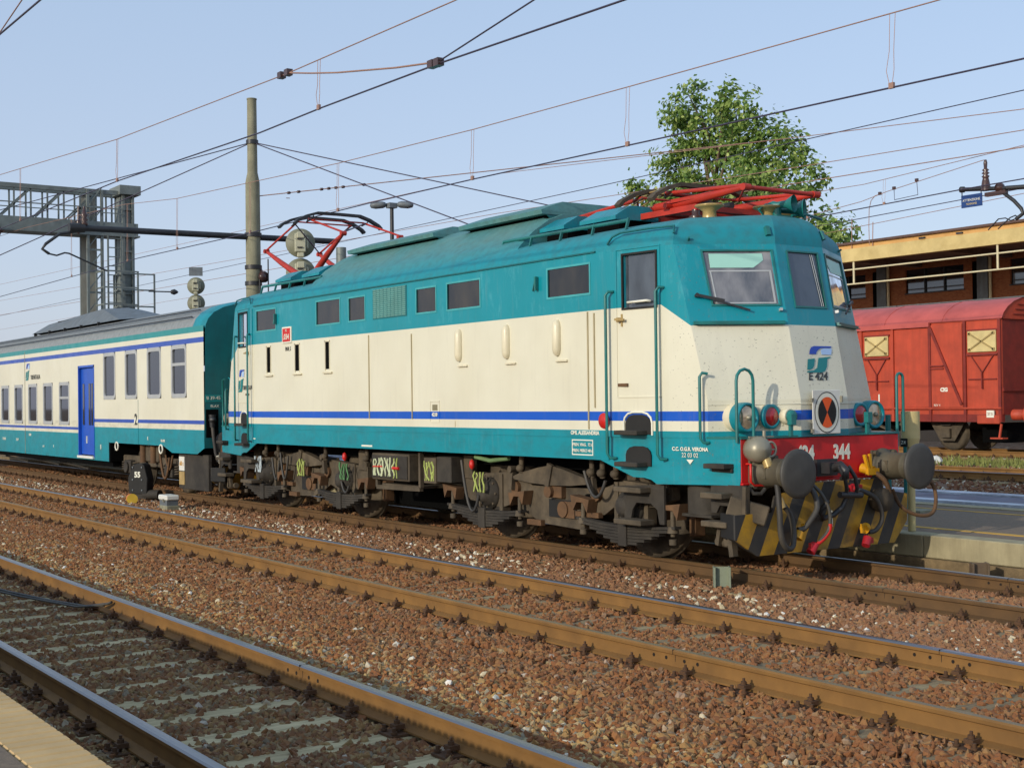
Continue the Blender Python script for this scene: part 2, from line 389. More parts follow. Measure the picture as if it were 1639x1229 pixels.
def clip_mesh():
    mb = MB(); mb.bx(-.085, .085, -.19, .19, -.175, -.16)
    for s in (-1, 1):
        for x in (-.03, ):
            mb.cyl((0, s*.105, -.16), (0, s*.105, -.068), .010, n=6).cyl((0, s*.105, -.112), (0, s*.105, -.09), .021, n=6)
        mb.bx(-.032, .032, s*.10-.035, s*.10+.035, -.138, -.112)
        for x in (-.06, .06):
            mb.cyl((x, s*.16, -.16), (x, s*.16, -.118), .013, n=6).cyl((x, s*.16, -.155), (x, s*.16, -.142), .022, n=6)
    return mb.mesh('rail_clip', m_plate)
clipm = clip_mesh()
def wood(name, hexa, hexb):
    t = NT(name); v = t.coord(scale=(14, 1.0, 6)); nz_ = t.noise(2.2, 6, v, .65)
    c = t.ramp(nz_, [(.3, lin(hexb)), (.62, lin(hexa))]); oi = t.n('ObjectInfo')
    c = t.mix(t.math('MULTIPLY', oi.outputs['Random'], .45), c, lin(hexb)); t.set(Base_Color=c, Roughness=.9); t.bump(nz_, .01, .6); return t.mat
m_sleeper = wood('sleeper_wood', '#c6b58c', '#8a7a58')
m_sleeper2 = wood('sleeper_wood_brown', '#a8946c', '#6d573e')
def sleeper_mesh(mat, h=.13):
    mb = MB(); mb.bx(-.125, .125, -1.28, 1.28, -.175-h, -.175); return mb.mesh('sleeper', mat, .008)
slm, slm2 = sleeper_mesh(m_sleeper), sleeper_mesh(m_sleeper2)
def track(label, y, x0, x1, phase, tops, side, slp, z=0.0, sx0=None):
    t = thing('railway_track', label, 'railway track', (0, y, z), 'railway tracks')
    for s, tp in zip((-1, 1), tops):
        link('rail', rail_mesh('rail', x0, x1, side, tp), t).location = (0, s*.7535, 0)
    n0 = sx0 if sx0 is not None else x0
    x = n0+phase
    while x < x1:
        o = link('sleeper', slp, t); o.location = (x+R.uniform(-.02, .02), R.uniform(-.04, .04), R.uniform(-.006, .004)); o.rotation_euler = (0, 0, R.uniform(-.012, .012))
        for s in (-1, 1):
            c = link('rail_clip', clipm, t); c.location = (o.location.x, s*.7535, 0)
        x += .6
    return t
tracks = []
tracks.append(track('railway track under the locomotive, nearest the island platform', beds[0], XL, 23, .42, (m_dull, m_shine), m_raildark, slm2, sx0=-26))
tracks.append(track('empty middle railway track with rust brown rails between locomotive and front track', beds[1], XL, 23, .17, (m_dull, m_shine), m_railside, slm2, sx0=-26))
tracks.append(track('front railway track with shiny bluish rail heads beside the ridged platform edge', beds[2], XL, 23, .27, (m_shine, m_shine), m_railside, slm, sx0=-26))
track('rusty railway track between the island platform and the red wagon', 14.0, -60, 20, .3, (m_shine, m_dull), m_railside, slm2, z=.2, sx0=-14)
track('overgrown railway track that carries the red goods wagon', 22.9, -60, 20, .3, (m_dull, m_dull), m_railside, slm2, z=.2, sx0=-16)
# joint marks
m_gap = M('joint_gap', '#1c140e', .9)
def joint(tr_, s, x):
    jo = MB(); y = s*.7535
    jo.bx(x-.0025, x+.0025, y-.0108, y+.0108, -.13, -.04).bx(x-.0025, x+.0025, y-.0362, y+.0362, -.034, .0006); part('joint_gap', jo, m_gap, tr_)
    for q in (-.24, -.10, .10, .24): part('bolt_hole', MB().cyl((x+q, y-.0125, -.075), (x+q, y+.0125, -.075), .014, n=8), m_gap, tr_)
for tr_, s, x in ((tracks[0], -1, 8.28), (tracks[1], 1, 10.55), (tracks[1], -1, 9.35), (tracks[2], 1, 8.15), (tracks[0], 1, 8.6), (tracks[0], -1, -3.2), (tracks[1], 1, -2.0), (tracks[1], -1, -1.2)): joint(tr_, s, x)
# ---- loose ballast stones
def scatter(name, verts, faces, dens, size, stops, seed, tone, zones=False):
    me = bpy.data.meshes.new(name); me.from_pydata(verts, [], faces)
    a = me.attributes.new('dens', 'FLOAT', 'FACE'); a.data.foreach_set('value', dens)
    t = NT(name+'_stone'); oi = t.n('ObjectInfo'); ge = t.n('NewGeometry')
    rd = oi.outputs['Random']; c = t.ramp(rd, stops); c.node.color_ramp.interpolation = 'CONSTANT'
    ps = t.n('Mapping'); ps.inputs['Scale'].default_value = (.5, 1.1, 0); t.l(ge.outputs['Position'], ps.inputs[0])
    sx_ = t.n('SeparateXYZ'); t.l(ge.outputs['Position'], sx_.inputs[0]); yv = sx_.outputs[1]
    pn = t.math('MULTIPLY', t.math('SUBTRACT', t.noise(1.0, 4, ps.outputs[0]), .5), 1.6)
    if zones:       # rust dust lies on the stones beside the brown rails, those of the front track get oil, brake dust and painted-in shade
        m1 = t.n('MapRange'); t.l(t.math('ADD', yv, pn), m1.inputs[0]); m1.inputs[1].default_value = -6.1; m1.inputs[2].default_value = -5.2; m1.inputs[3].default_value = .12; m1.inputs[4].default_value = .70
        c = t.mix(m1.outputs[0], c, lin(tone))
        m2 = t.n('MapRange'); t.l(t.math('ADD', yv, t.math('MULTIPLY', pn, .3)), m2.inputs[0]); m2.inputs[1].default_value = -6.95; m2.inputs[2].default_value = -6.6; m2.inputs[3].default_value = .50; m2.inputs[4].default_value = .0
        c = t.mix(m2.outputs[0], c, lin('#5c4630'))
        m3 = t.n('MapRange'); t.l(yv, m3.inputs[0]); m3.inputs[1].default_value = -2.5; m3.inputs[2].default_value = -2.2; m3.inputs[3].default_value = .0; m3.inputs[4].default_value = .35
        c = t.mix(m3.outputs[0], c, lin('#9a7458'))
    nn = t.noise(45, 3, ge.outputs['Position']); c = t.mix(t.ramp(nn, [(.35, K1), (.75, (.4,)*3+(1,))]), c, lin('#4a3322'))
    t.set(Base_Color=c, Roughness=.92)
    g = bpy.data.node_groups.new(name, 'GeometryNodeTree')
    g.interface.new_socket('Geometry', in_out='INPUT', socket_type='NodeSocketGeometry'); g.interface.new_socket('Geometry', in_out='OUTPUT', socket_type='NodeSocketGeometry')
    N = lambda ty, **k: (lambda nd: ([setattr(nd, a_, b_) for a_, b_ in k.items()], nd)[1])(g.nodes.new(ty))
    gi, go = N('NodeGroupInput'), N('NodeGroupOutput'); L = g.links.new
    dp = N('GeometryNodeDistributePointsOnFaces'); na = N('GeometryNodeInputNamedAttribute', data_type='FLOAT'); na.inputs[0].default_value = 'dens'
    L(gi.outputs[0], dp.inputs['Mesh']); L(na.outputs[0], dp.inputs['Density']); dp.inputs['Seed'].default_value = seed
    jn = N('GeometryNodeJoinGeometry')
    for k in range(4):
        ic = N('GeometryNodeMeshIcoSphere'); ic.inputs['Radius'].default_value = 1.0; ic.inputs['Subdivisions'].default_value = 1
        sp_ = N('GeometryNodeSetPosition'); rv = N('FunctionNodeRandomValue', data_type='FLOAT_VECTOR'); rv.inputs[0].default_value = (-.27,)*3; rv.inputs[1].default_value = (.27,)*3; rv.inputs['Seed'].default_value = k*7+seed
        L(ic.outputs[0], sp_.inputs['Geometry']); L(rv.outputs[0], sp_.inputs['Offset'])
        sm = N('GeometryNodeSetMaterial'); sm.inputs['Material'].default_value = t.mat; L(sp_.outputs[0], sm.inputs[0])
        gt = N('GeometryNodeGeometryToInstance'); L(sm.outputs[0], gt.inputs[0]); L(gt.outputs[0], jn.inputs[0])
    ip = N('GeometryNodeInstanceOnPoints'); ip.inputs['Pick Instance'].default_value = True
    L(dp.outputs['Points'], ip.inputs['Points']); L(jn.outputs[0], ip.inputs['Instance'])
    ri = N('FunctionNodeRandomValue', data_type='INT'); ri.inputs[4].default_value = 0; ri.inputs[5].default_value = 3; L(ri.outputs[2], ip.inputs['Instance Index'])
    rr = N('FunctionNodeRandomValue', data_type='FLOAT_VECTOR'); rr.inputs[0].default_value = (-1.2, -1.2, 0); rr.inputs[1].default_value = (1.2, 1.2, 6.28); L(rr.outputs[0], ip.inputs['Rotation'])
    rs = N('FunctionNodeRandomValue', data_type='FLOAT_VECTOR'); rs.inputs[0].default_value = (size*.45, size*.38, size*.34); rs.inputs[1].default_value = (size*1.42, size*1.1, size*.95); rs.inputs['Seed'].default_value = 3; L(rs.outputs[0], ip.inputs['Scale'])
    L(ip.outputs[0], go.inputs[0])
    o = link(name, me); o['kind'] = 'stuff'; md = o.modifiers.new('scatter', 'NODES'); md.node_group = g
    me.materials.append(t.mat); return o
BST = [(0, lin('#915a30')), (.20, lin('#a26c3c')), (.38, lin('#845636')), (.54, lin('#b28a52')), (.68, lin('#9a825c')), (.80, lin('#c0a26a')), (.88, lin('#98927c')), (.935, lin('#bda67c')), (.978, lin('#ded0b2')), (.992, lin('#efe6d2'))]
V, F_, D = [], [], []
def quad(x0, x1, y0, y1, z, d):
    b = len(V); V.extend([(x0, y0, z), (x1, y0, z), (x1, y1, z), (x0, y1, z)]); F_.append((b, b+1, b+2, b+3)); D.append(d)
def ddist(x, y):
    d = math.hypot(x-CAMP.x, y-CAMP.y)
    return 1000 if d < 12 else 800 if d < 17 else 520 if d < 24 else 300 if d < 34 else 130 if d < 48 else 0
def vis(x, y):     # only where the camera side of the place is
    dx, dy = x-CAMP.x, y-CAMP.y; u = dx*_fw.x+dy*_fw.y; s = dx*_rt.x+dy*_rt.y
    return u > 1 and abs(s) < u*.55+2.5
yc_ = [(-9.68, -8.85), (-6.28, -4.92), (-2.34, -1.30), (1.28, 1.68)]
for (a, b) in yc_:
    x = -34.0
    while x < 14.5:
        k = max(1, int((b-a)/.45))
        for j in range(k):
            y0 = a+(b-a)*j/k; y1 = a+(b-a)*(j+1)/k
            if vis(x+.3, (y0+y1)/2): quad(x, x+.6, y0, y1, GZ+.005+.012*math.sin(x*1.3+y0*2), ddist(x, y0))
        x += .6
for yb, ph, sx0 in ((beds[0], .42, -26), (beds[1], .17, -26), (beds[2], .27, -26)):
    x = sx0+ph-.6*8
    while x < 15:
        if vis(x, yb):
            d = ddist(x, yb)
            for y0, y1 in ((-1.28, -.83), (-.67, 0), (0, .67), (.83, 1.28)):
                e_ = .082 if yb < -7 else .10
                quad(x+e_, x+.6-e_, yb+y0, yb+y1, GZ+(.014 if yb < -7 else .022), d)
                quad(x-e_, x+e_, yb+y0, yb+y1, GZ+.028, d*((.05 if yb < -7 else .12) if abs(y0+y1) < 1 else .30))
        x += .6
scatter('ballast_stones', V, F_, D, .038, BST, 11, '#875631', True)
V, F_, D = [], [], []
for i in range(70): quad(-26+i*.6, -25.4+i*.6, -2.30, -1.25, GZ+.022, 26 if i > 30 else 16)
for i in range(60): quad(-20+i*.6, -19.4+i*.6, -6.2, -5.0, GZ+.022, 3)
scatter('pale_ballast_stones', V, F_, D, .034, [(0, lin('#d8c8a6')), (.4, lin('#e9dfc8')), (.7, lin('#c2b08c')), (.9, lin('#f2ece0'))], 23, '#b59c78')
V, F_, D = [], [], []
for i in range(26):
    for j in range(20): quad(-15+i, -14+i, 9.5+j*.75, 10.25+j*.75, .0, 40)
scatter('yard_stones', V, F_, D, .045, [(0, lin('#7a4f36')), (.5, lin('#8a6548')), (.8, lin('#9c8464')), (.93, lin('#d8cfba'))], 5, '#6d4a33')
# grass tuft strip by the wagon
gm = M('grass_green', '#7d8040', .8, var=.35, scale=20); gb = MB()
for i in range(1000):
    x = R.gauss(-4.2, 1.5); y = R.gauss(18.9, .7); h = R.uniform(.08, .24); a = R.uniform(0, 6.28); dx, dy = .03*math.cos(a), .03*math.sin(a); lx, ly = R.uniform(-.08, .08), R.uniform(-.08, .08)
    gb.add([(x-dx, y-dy, 0), (x+dx, y+dy, 0), (x+lx, y+ly, h)], [(0, 1, 2)])
link('grass', gb.mesh('grass', gm))['kind'] = 'stuff'
# ---- near platform
m_asph = M('asphalt', '#7d6a56', .92, var=.25, scale=30, dirt='#6a6055', damt=.4, bump=.004)
m_cop = M('ridged_coping_stone', '#cba873', .8, var=.10, scale=5, dirt='#9c7d52', damt=.35, bump=.002)
one('platform', MB().bx(-40, 40, -22, YE-.205, -.25, .7985), m_asph, None, None, kind='structure')
cp = thing('platform_edging', 'tan ridged stone strip along the near platform edge', 'platform edging', (0, 0, 0))
x = 6.0
while x < 14:
    part('coping_slab', MB().bx(x+.007, x+.065, YE-.20, YE, .60, .80), m_cop, cp, .006); x += .072
part('coping_base', MB().bx(-40, 40, YE-.205, YE-.02, -.25, .772), m_conc, cp)
# ---- island platform
m_kerb = M('kerb_concrete', '#a39878', .85, var=.18, scale=4, dirt='#6d6248', damt=.5, bump=.004, streak=True)
m_yel = M('yellow_line_paint', '#c79a3a', .8, var=.12, dirt='#7d6a45', damt=.4)
ip = thing('island_platform', 'low asphalt island platform with stone kerb and yellow lines beyond the locomotive', 'platform', (0, 0, 0))
ip['kind'] = 'structure'
part('asphalt_top', MB().bx(-60, 40, FY+.30, 5.25, -.25, .222), m_asph, ip)
x = -14.0
while x < 16:
    part('kerb_stone', MB().bx(x+.006, x+1.594, FY, FY+.31, -.03, .23), m_kerb, ip, .012); x += 1.6
part('kerb_footing', MB().bx(-60, 40, FY-.03, FY+.29, -.35, -.035), M('footing_earth', '#7d6a4c', .95, var=.35, scale=9, dirt='#4d4030', damt=.6, bump=.01), ip)
part('yellow_line', MB().bx(-60, 40, 2.42, 2.54, .20, .227), m_yel, ip)
part('yellow_line', MB().bx(-60, 40, 4.72, 4.80, .20, .227), m_yel, ip)
part('far_kerb', MB().bx(-60, 40, 5.25, 5.55, -.25, .235), m_kerb, ip)
# beyond: dark track bed, low pale walkway
one('far_track_bed', MB().bx(-60, 40, 5.55, 6.75, -.3, .02), M('oily_track_bed', '#2f2a36', .8, var=.3), None, None, kind='structure')
pw = M('pale_walkway_paint', '#c9cfd6', .6, var=.12, scale=3, dirt='#6a6a74', damt=.95)
wk = one('pale_walkway', MB().bx(-60, 40, 6.75, 7.05, -.3, .16).bx(-60, 40, 8.55, 8.95, -.3, .14), pw, None, None, kind='structure')
one('path', MB().bx(-60, 40, 7.05, 8.55, -.3, .11).bx(-60, 40, 8.95, 9.5, -.3, .0), M('path_asphalt', '#6b6672', .85, var=.25, dirt='#8f8f9a', damt=.5, scale=2), None, None, kind='structure')
# ================================================================== LOCOMOTIVE (local = world; origin on the rails)
loco = thing('locomotive', 'teal and cream electric locomotive with red buffer beam and raised rear pantograph', 'locomotive')
HW = 1.45
def ysd(ax): return HW if ax <= 4.95 else HW-.11*(ax-4.95)
def xA(z): return 6.42 if z <= 1.82 else 6.42-(z-1.82)*.27
def xB(z): return 6.876 if z <= 1.82 else 6.876-(z-1.82)*.2
YB = .37
ZT = 3.51
wins = [(-4.75, -3.96, 3.10, 3.44), (-2.42, -1.615, 3.085, 3.445), (-1.315, -.805, 3.085, 3.425), (.712, 1.228, 3.083, 3.41), (1.527, 2.327, 3.08, 3.42), (3.825, 4.637, 3.08, 3.412)]
slots = [(-4.32, -4.18, 2.37, 2.80), (-3.21, -3.06, 2.37, 2.80), (-2.11, -1.98, 2.37, 2.80)]
for sy in (-1, 1):
    mb = MB(); fl = sy > 0
    hs = [h for h in wins]+(slots if sy < 0 else [])
    mb.patch(lambda x, z: (x, sy*HW, z), [-4.95, 4.95], [1.15, ZT+.02], hs, .02, (0, -sy, 0), flip=fl)
    part('body_side', mb, m_loco, loco)
    for k, (x0, x1, z0, z1) in enumerate(wins):
        fr = MB(); y = sy*(HW+.006); e = .024
        for (a, b, c, d) in ((x0-e, x1+e, z1, z1+e), (x0-e, x1+e, z0-e, z0), (x0-e, x0, z0, z1), (x1, x1+e, z0, z1)):
            fr.bx(a, b, min(y, y-sy*.012), max(y, y-sy*.012), c, d)
        wo = part('window', fr, m_ash, loco)
        part('pane', MB().bx(x0-.005, x1+.005, sy*(HW-.014)-.003, sy*(HW-.014)+.003, z0-.005, z1+.005), g_side, wo)
    if sy < 0:
        for (x0, x1, z0, z1) in slots:
            part('slot_shade_plate', MB().bx(x0-.01, x1+.01, -HW+.004, -HW+.03, z0-.01, z1+.01), m_void, loco)  # nearly flush black plate stands in for the shade inside the slot
            part('slot_rim', MB().bx(x0-.022, x0, -HW-.012, -HW+.01, z0-.02, z1+.02).bx(x1, x1+.015, -HW-.008, -HW+.01, z0-.02, z1+.02).bx(x0-.022, x1+.015, -HW-.012, -HW+.01, z1, z1+.025), m_cream, loco)
            part('drip_ledge', MB().bx(x0-.06, x1+.10, -HW-.035, -HW+.005, z0-.07, z0-.04), m_cream, loco, .006)
for x0 in (1.76, 2.88, 3.95):
    c = MB(); zz = [2.38+.44*i/10 for i in range(11)]
    c.tube([(x0+.06, -HW-.01, z) for z in (2.37, 2.40, 2.45, 2.72, 2.77, 2.80)], [.025, .05, .062, .062, .05, .025], 12)
    part('conduit_cover', c, m_cream, loco)
    part('drip_ledge', MB().bx(x0+.04, x0+.26, -HW-.03, -HW+.005, 2.295, 2.32), m_cream, loco, .005)
# panel seams (raised beads) on the near side
for (x, z0, z1) in ((-.69, 1.6, 2.84), (.565, 1.6, 2.80), (4.60, 1.50, 2.86), (4.72, 1.75, 2.84), (-4.93, 1.16, 3.5)):
    part('panel_seam', MB().bx(x-.009, x+.009, -HW-.012, -HW+.004, z0, z1), m_seam if z1 < 3 else m_loco, loco)
part('panel_seam', MB().bx(-4.0, 4.6, -HW-.005, -HW+.004, 1.405, 1.415), m_teal, loco)
for sy in (-1, 1):
    part('rain_gutter', MB().bx(-4.87, 4.757, sy*HW-.018, sy*HW+.018, 3.532, 3.55), m_tealdark, loco)
# small hatch with white stencil on the blue band
hx0, hx1 = 1.06, 1.29
part('hatch_frame', MB().bx(hx0, hx1, -HW-.008, -HW+.004, 1.84, 1.852).bx(hx0, hx1, -HW-.008, -HW+.004, 1.555, 1.565).bx(hx0-.01, hx0, -HW-.008, -HW+.004, 1.555, 1.852).bx(hx1, hx1+.01, -HW-.008, -HW+.004, 1.555, 1.852), m_loco, loco)
part('hatch_plate', MB().bx(1.11, 1.24, -HW-.006, -HW+.004, 1.72, 1.80), M('tarnished_plate', '#8d8468', .5, .3), loco, .003)
text('lettering', '4210', (1.175, -HW-.008, 1.66), (1, 0, 0), (0, 0, 1), .07, m_letter, loco, bold=.003)
part('reflector', MB().bx(1.69, 1.70, -HW-.012, -HW+.004, 1.50, 1.58), m_cream, loco)
# ventilation grille
gx0, gx1, gz0, gz1 = -.555, .445, 3.06, 3.50
g = MB(); g.bx(gx0, gx1, -HW-.004, -HW+.003, gz0, gz1)
part('grille_back', g, m_tealdark, loco)
for i in range(15):
    z = gz0+.02+i*(gz1-gz0-.03)/14.5
    gg = MB()
    for k in range(9):
        xa = gx0+.02+k*(gx1-gx0-.04)/9; gg.add([(xa, -HW-.004, z), (xa+.09, -HW-.004, z), (xa+.09, -HW-.016, z+.016), (xa, -HW-.016, z+.016), (xa, -HW-.004, z+.02), (xa+.09, -HW-.004, z+.02)], [(0, 1, 2, 3), (3, 2, 5, 4), (0, 3, 4), (1, 5, 2)])
    part('louvre_row', gg, M('louvre_teal', '#7fb0aa', .5, var=.1) if i == 0 else bpy.data.materials['louvre_teal'], loco)
# cab sides, noses
def mapc(sx, sy):
    def P(x, z):
        a = xA(z) if x > 6 else x
        return (sx*a, sy*ysd(a), z)
    return P
for sx in (-1, 1):
    for sy in (-1, 1):
        P = mapc(sx, sy); fl = (sx*sy > 0)
        mb = MB()
        dw = [(5.215, 5.71, 2.865, 3.455)] if sy < 0 else []
        mb.patch(P, [4.95, 5.0, 5.115, 5.765, 6.5], [1.42, 1.82, 2.2, 2.62, 2.87, 3.2, ZT], dw, .05, (0, -sy, 0), flip=not fl if sx > 0 else not fl)
        part('cab_side', mb, m_loco, loco)
        # skirt under the cab
        sk = [(4.80, 1.15), (5.33, .975), (5.50, .972), (5.60, .955), (5.68, .91), (6.52, .932), (6.83, .935), (6.845, .99), (6.845, 1.42), (4.80, 1.42)]
        s2 = MB()
        vv = [(sx*x, sy*(ysd(x)), z) for x, z in sk]+[(sx*x, sy*(ysd(x)-.02), z) for x, z in sk]
        n = len(sk); s2.add(vv, [tuple(range(n)), tuple(range(n, 2*n))[::-1]]+[(i, n+i, n+(i+1) % n, (i+1) % n) for i in range(n)])
        part('skirt', s2, m_loco, loco)
        if sy < 0:
            d0, d1 = 5.115, 5.765
            yd = lambda x: -ysd(x)
            dr = MB()
            for (a, b, c, d) in ((d0-.012, d0, 1.87, 3.53), (d1, d1+.012, 1.87, 3.53), (d0, d1, 3.518, 3.53), (d0, d1, 1.86, 1.872)):
                dr.add([(sx*a, yd(a)-.008, c), (sx*b, yd(b)-.008, c), (sx*b, yd(b)-.008, d), (sx*a, yd(a)-.008, d), (sx*a, yd(a)+.005, c), (sx*b, yd(b)+.005, c), (sx*b, yd(b)+.005, d), (sx*a, yd(a)+.005, d)], [(0, 1, 2, 3), (0, 4, 5, 1), (3, 2, 6, 7), (0, 3, 7, 4), (1, 5, 6, 2)])
            do = part('door', dr, m_loco, loco)
            fr = MB(); e = .022; x0, x1, z0, z1 = 5.215, 5.71, 2.865, 3.455
            for (a, b, c, d) in ((x0-e, x1+e, z1, z1+e), (x0-e, x1+e, z0-e, z0), (x0-e, x0, z0, z1), (x1, x1+e, z0, z1)):
                fr.add([(sx*a, yd(a)-.012, c), (sx*b, yd(b)-.012, c), (sx*b, yd(b)-.012, d), (sx*a, yd(a)-.012, d), (sx*a, yd(a)+.01, c), (sx*b, yd(b)+.01, c), (sx*b, yd(b)+.01, d), (sx*a, yd(a)+.01, d)], [(0, 1, 2, 3), (0, 4, 5, 1), (3, 2, 6, 7), (0, 3, 7, 4), (1, 5, 6, 2)])
            part('door_window_frame', fr, m_black, do)
            part('door_pane', MB().add([(sx*x0, yd(x0)+.04, z0), (sx*x1, yd(x1)+.04, z0), (sx*x1, yd(x1)+.04, z1), (sx*x0, yd(x0)+.04, z1)], [(0, 1, 2, 3)]), g_front, do)
            part('door_handle', MB().bar((sx*5.13, yd(5.13)-.05, 2.74), (sx*5.27, yd(5.27)-.05, 2.73), .025, .025).bar((sx*5.16, yd(5.16), 2.735), (sx*5.16, yd(5.16)-.05, 2.735), .03, .05).bx(sx*5.19-.012, sx*5.19+.012, yd(5.19)-.01, yd(5.19)+.005, 2.66, 2.80), m_brass, do)
            part('grab_bar', MB().tube([(sx*5.33, yd(5.33)-.0, 2.915), (sx*5.33, yd(5.33)-.05, 2.92), (sx*5.62, yd(5.62)-.05, 2.925), (sx*5.62, yd(5.62), 2.92)], .014, 6), m_letter, do)
            part('lock_plate', MB().bx(sx*5.2-.08, sx*5.2+.08, yd(5.2)-.02, yd(5.2), 1.985, 2.02), m_rust, do)
            for xr, zt, zb in ((5.01, 3.06, 1.18), (5.775, 3.055, 1.185)):
                yy = yd(xr)-.075
                part('hand_rail', MB().tube([(sx*(xr+.05), yd(xr), zt), (sx*(xr+.03), yy+.02, zt), (sx*xr, yy, zt-.04), (sx*xr, yy, zb+.05), (sx*(xr+.03), yy+.02, zb), (sx*(xr+.07), yd(xr), zb)], .017, 8), m_tealrail, loco)
            xr = 6.38; yy = yd(xr)-.07
            part('hand_rail', MB().tube([(sx*(xr+.05), yd(xr), 2.10), (sx*(xr+.02), yy+.02, 2.11), (sx*xr, yy, 2.07), (sx*xr, yy, 1.42), (sx*(xr+.03), yy+.02, 1.375), (sx*(xr+.06), yd(xr), 1.375)], .016, 8), m_tealrail, loco)
            # foot-holds: pocket + tread
            for zc in (1.50, 1.15):
                stp = MB(); xc = 5.42; rr = .20
                arc = [(xc-.19, zc-.05)]+[(xc-.06+(-.13)*math.cos(a), zc+.07+.10*math.sin(a)) for a in (0, .5, 1.0, 1.57)]+[(xc+.06+.13*math.cos(a), zc+.07+.10*math.sin(a)) for a in (1.57, 1.0, .5, 0)]+[(xc+.19, zc-.05)]
                stp.prism([(sx*x, yd(x)-.012, z) for x, z in arc], (0, .016, 0))
                so = part('foot_hold', stp, m_black, loco)
                part('tread', MB().bx(min(sx*5.16, sx*5.56), max(sx*5.16, sx*5.56), yd(5.5)-.16, yd(5.5)+.03, zc-.055, zc-.005), m_under, so, .008)
                if zc > 1.3:
                    ar2 = [(xc+(x-xc)*1.13, zc+(z-zc)*1.16) for x, z in arc]
                    part('foot_hold_rim', MB().tube([(sx*x, yd(x)-.010, z) for x, z in ar2], .013, 6), m_letter, so)
            part('foot_step', MB().bx(min(sx*6.45, sx*6.76), max(sx*6.45, sx*6.76), yd(6.6)-.13, yd(6.6)+.02, 1.11, 1.16).bx(min(sx*6.46, sx*6.76), max(sx*6.46, sx*6.76), yd(6.6)-.02, yd(6.6)+.01, 1.07, 1.11), m_under, loco, .006)
            # rain strip over the cab door
            part('door_drip_rail', MB().tube([(sx*4.98, -1.455, 3.60), (sx*5.05, -1.44, 3.68), (sx*5.15, -1.40, 3.72), (sx*5.6, -1.345, 3.725), (sx*5.95, -1.30, 3.715), (sx*5.97, -1.33, 3.63)], .013, 6), m_tealdark, loco)
    # nose: left, centre, right facets
    def F(y0sgn, y1sgn, sx=sx):
        pass
    for side in (-1, 0, 1):
        if side == 0:
            P = lambda u, z: (sx*xB(z), -YB+2*YB*u, z); hole = [(.22, .85, 2.83, 3.43)]
        else:
            P = lambda u, z, s=side: (sx*(xA(z)+(xB(z)-xA(z))*u), s*(ysd(xA(z))+(YB-ysd(xA(z)))*u), z); hole = [(.27 if side*sx < 0 else .14, .945, 2.845, 3.43)]
        fl = (sx > 0) if side == -1 else (sx < 0) if side == 1 else (sx < 0)
        fl = {(-1, 1): False, (0, 1): False, (1, 1): True, (-1, -1): True, (0, -1): True, (1, -1): False}[(side, sx)]
        nb = MB(); nb.patch(P, [0, 1], [1.42, 1.82, 2.62, ZT], hole, .018, (-sx, 0, 0), flip=fl)
        npn = part('nose_panel', nb, m_loco, loco)
        h = hole[0]; q = lambda u, z, o: Vector(P(u, z))+Vector((sx*o*(1 if side == 0 else .87), side*o*.49, o*.2))
        fr = MB(); e = .018; eu = e/(.74 if side == 0 else 1.06)
        for (a, b, c, d) in ((h[0]-eu, h[1]+eu, h[3], h[3]+e), (h[0]-eu, h[1]+eu, h[2]-e, h[2]), (h[0]-eu, h[0], h[2], h[3]), (h[1], h[1]+eu, h[2], h[3])):
            v = [q(a, c, .012), q(b, c, .012), q(b, d, .012), q(a, d, .012), q(a, c, -.01), q(b, c, -.01), q(b, d, -.01), q(a, d, -.01)]
            fr.add(v, [(0, 1, 2, 3), (0, 4, 5, 1), (3, 2, 6, 7), (0, 3, 7, 4), (1, 5, 6, 2)])
        wo = part('windscreen', fr, m_tealrail, loco)
        part('pane', MB().add([q(h[0], h[2], -.012), q(h[1], h[2], -.012), q(h[1], h[3], -.012), q(h[0], h[3], -.012)], [(0, 1, 2, 3)]), g_front if side == 0 else g_cab, wo)
        if side == 0:
            cm = MB()
            for a in (.76, .80): cm.add([q(a-.06, h[3]-.01, -.006), q(a-.045, h[3]-.01, -.006), q(a+.035, h[2]+.01, -.006), q(a+.02, h[2]+.01, -.006)], [(0, 1, 2, 3)])
            part('curtain_rod', cm, m_white, wo)
        if side != 0:
            hb = MB(); zs = 3.215
            for (a, b, c, d) in ((h[0]+.03, h[1]-.03, zs-.008, zs+.008), (h[0]+.035, h[0]+.05, h[2]+.02, zs), (h[1]-.05, h[1]-.028, h[2]+.02, zs), (h[0]+.03, h[1]-.03, h[2]+.012, h[2]+.026)):
                hb.add([q(a, c, -.006), q(b, c, -.006), q(b, d, -.006), q(a, d, -.006)], [(0, 1, 2, 3)])
            part('heater_frame', hb, m_grey, wo)
            part('sun_visor', MB().prism([q(h[0]+.05, 3.25, -.004), q(h[1]-.2, 3.25, -.004), q(h[1]-.09, 3.33, -.004), q(h[1]-.09, 3.405, -.004), q(h[0]+.06, 3.405, -.004)], (-sx*.004, 0, 0)), M('visor_pale_green', '#9fd0c2', .4, var=.04) if 'visor_pale_green' not in bpy.data.materials else bpy.data.materials['visor_pale_green'], wo)
            part('wiper', MB().bar(q(.12, 2.94, .04), q(.38, 2.875, .05), .022, .03, 0).bar(q(.28, 2.885, .045), q(.62, 2.77, .05), .014, .02, 0).cyl(q(.12, 2.94, 0), q(.12, 2.94, .05), .022), m_dark, wo)
            part('nose_ledge', MB().bar(q(.03, 2.645, .012), q(.96, 2.645, .012), .05, .035).bar(q(.03, 2.628, .03), q(.96, 2.628, .03), .05, .010), m_tealrail, loco)
            part('lamp_iron', MB().bar(q(.94, 3.60, .02), q(.94, 3.70, .0), .05, .05), m_tealrail, loco)
            part('lamp_iron', MB().cyl(q(.16, 3.55, -.01), q(.16, 3.57, .05), .012), m_tealrail, loco)
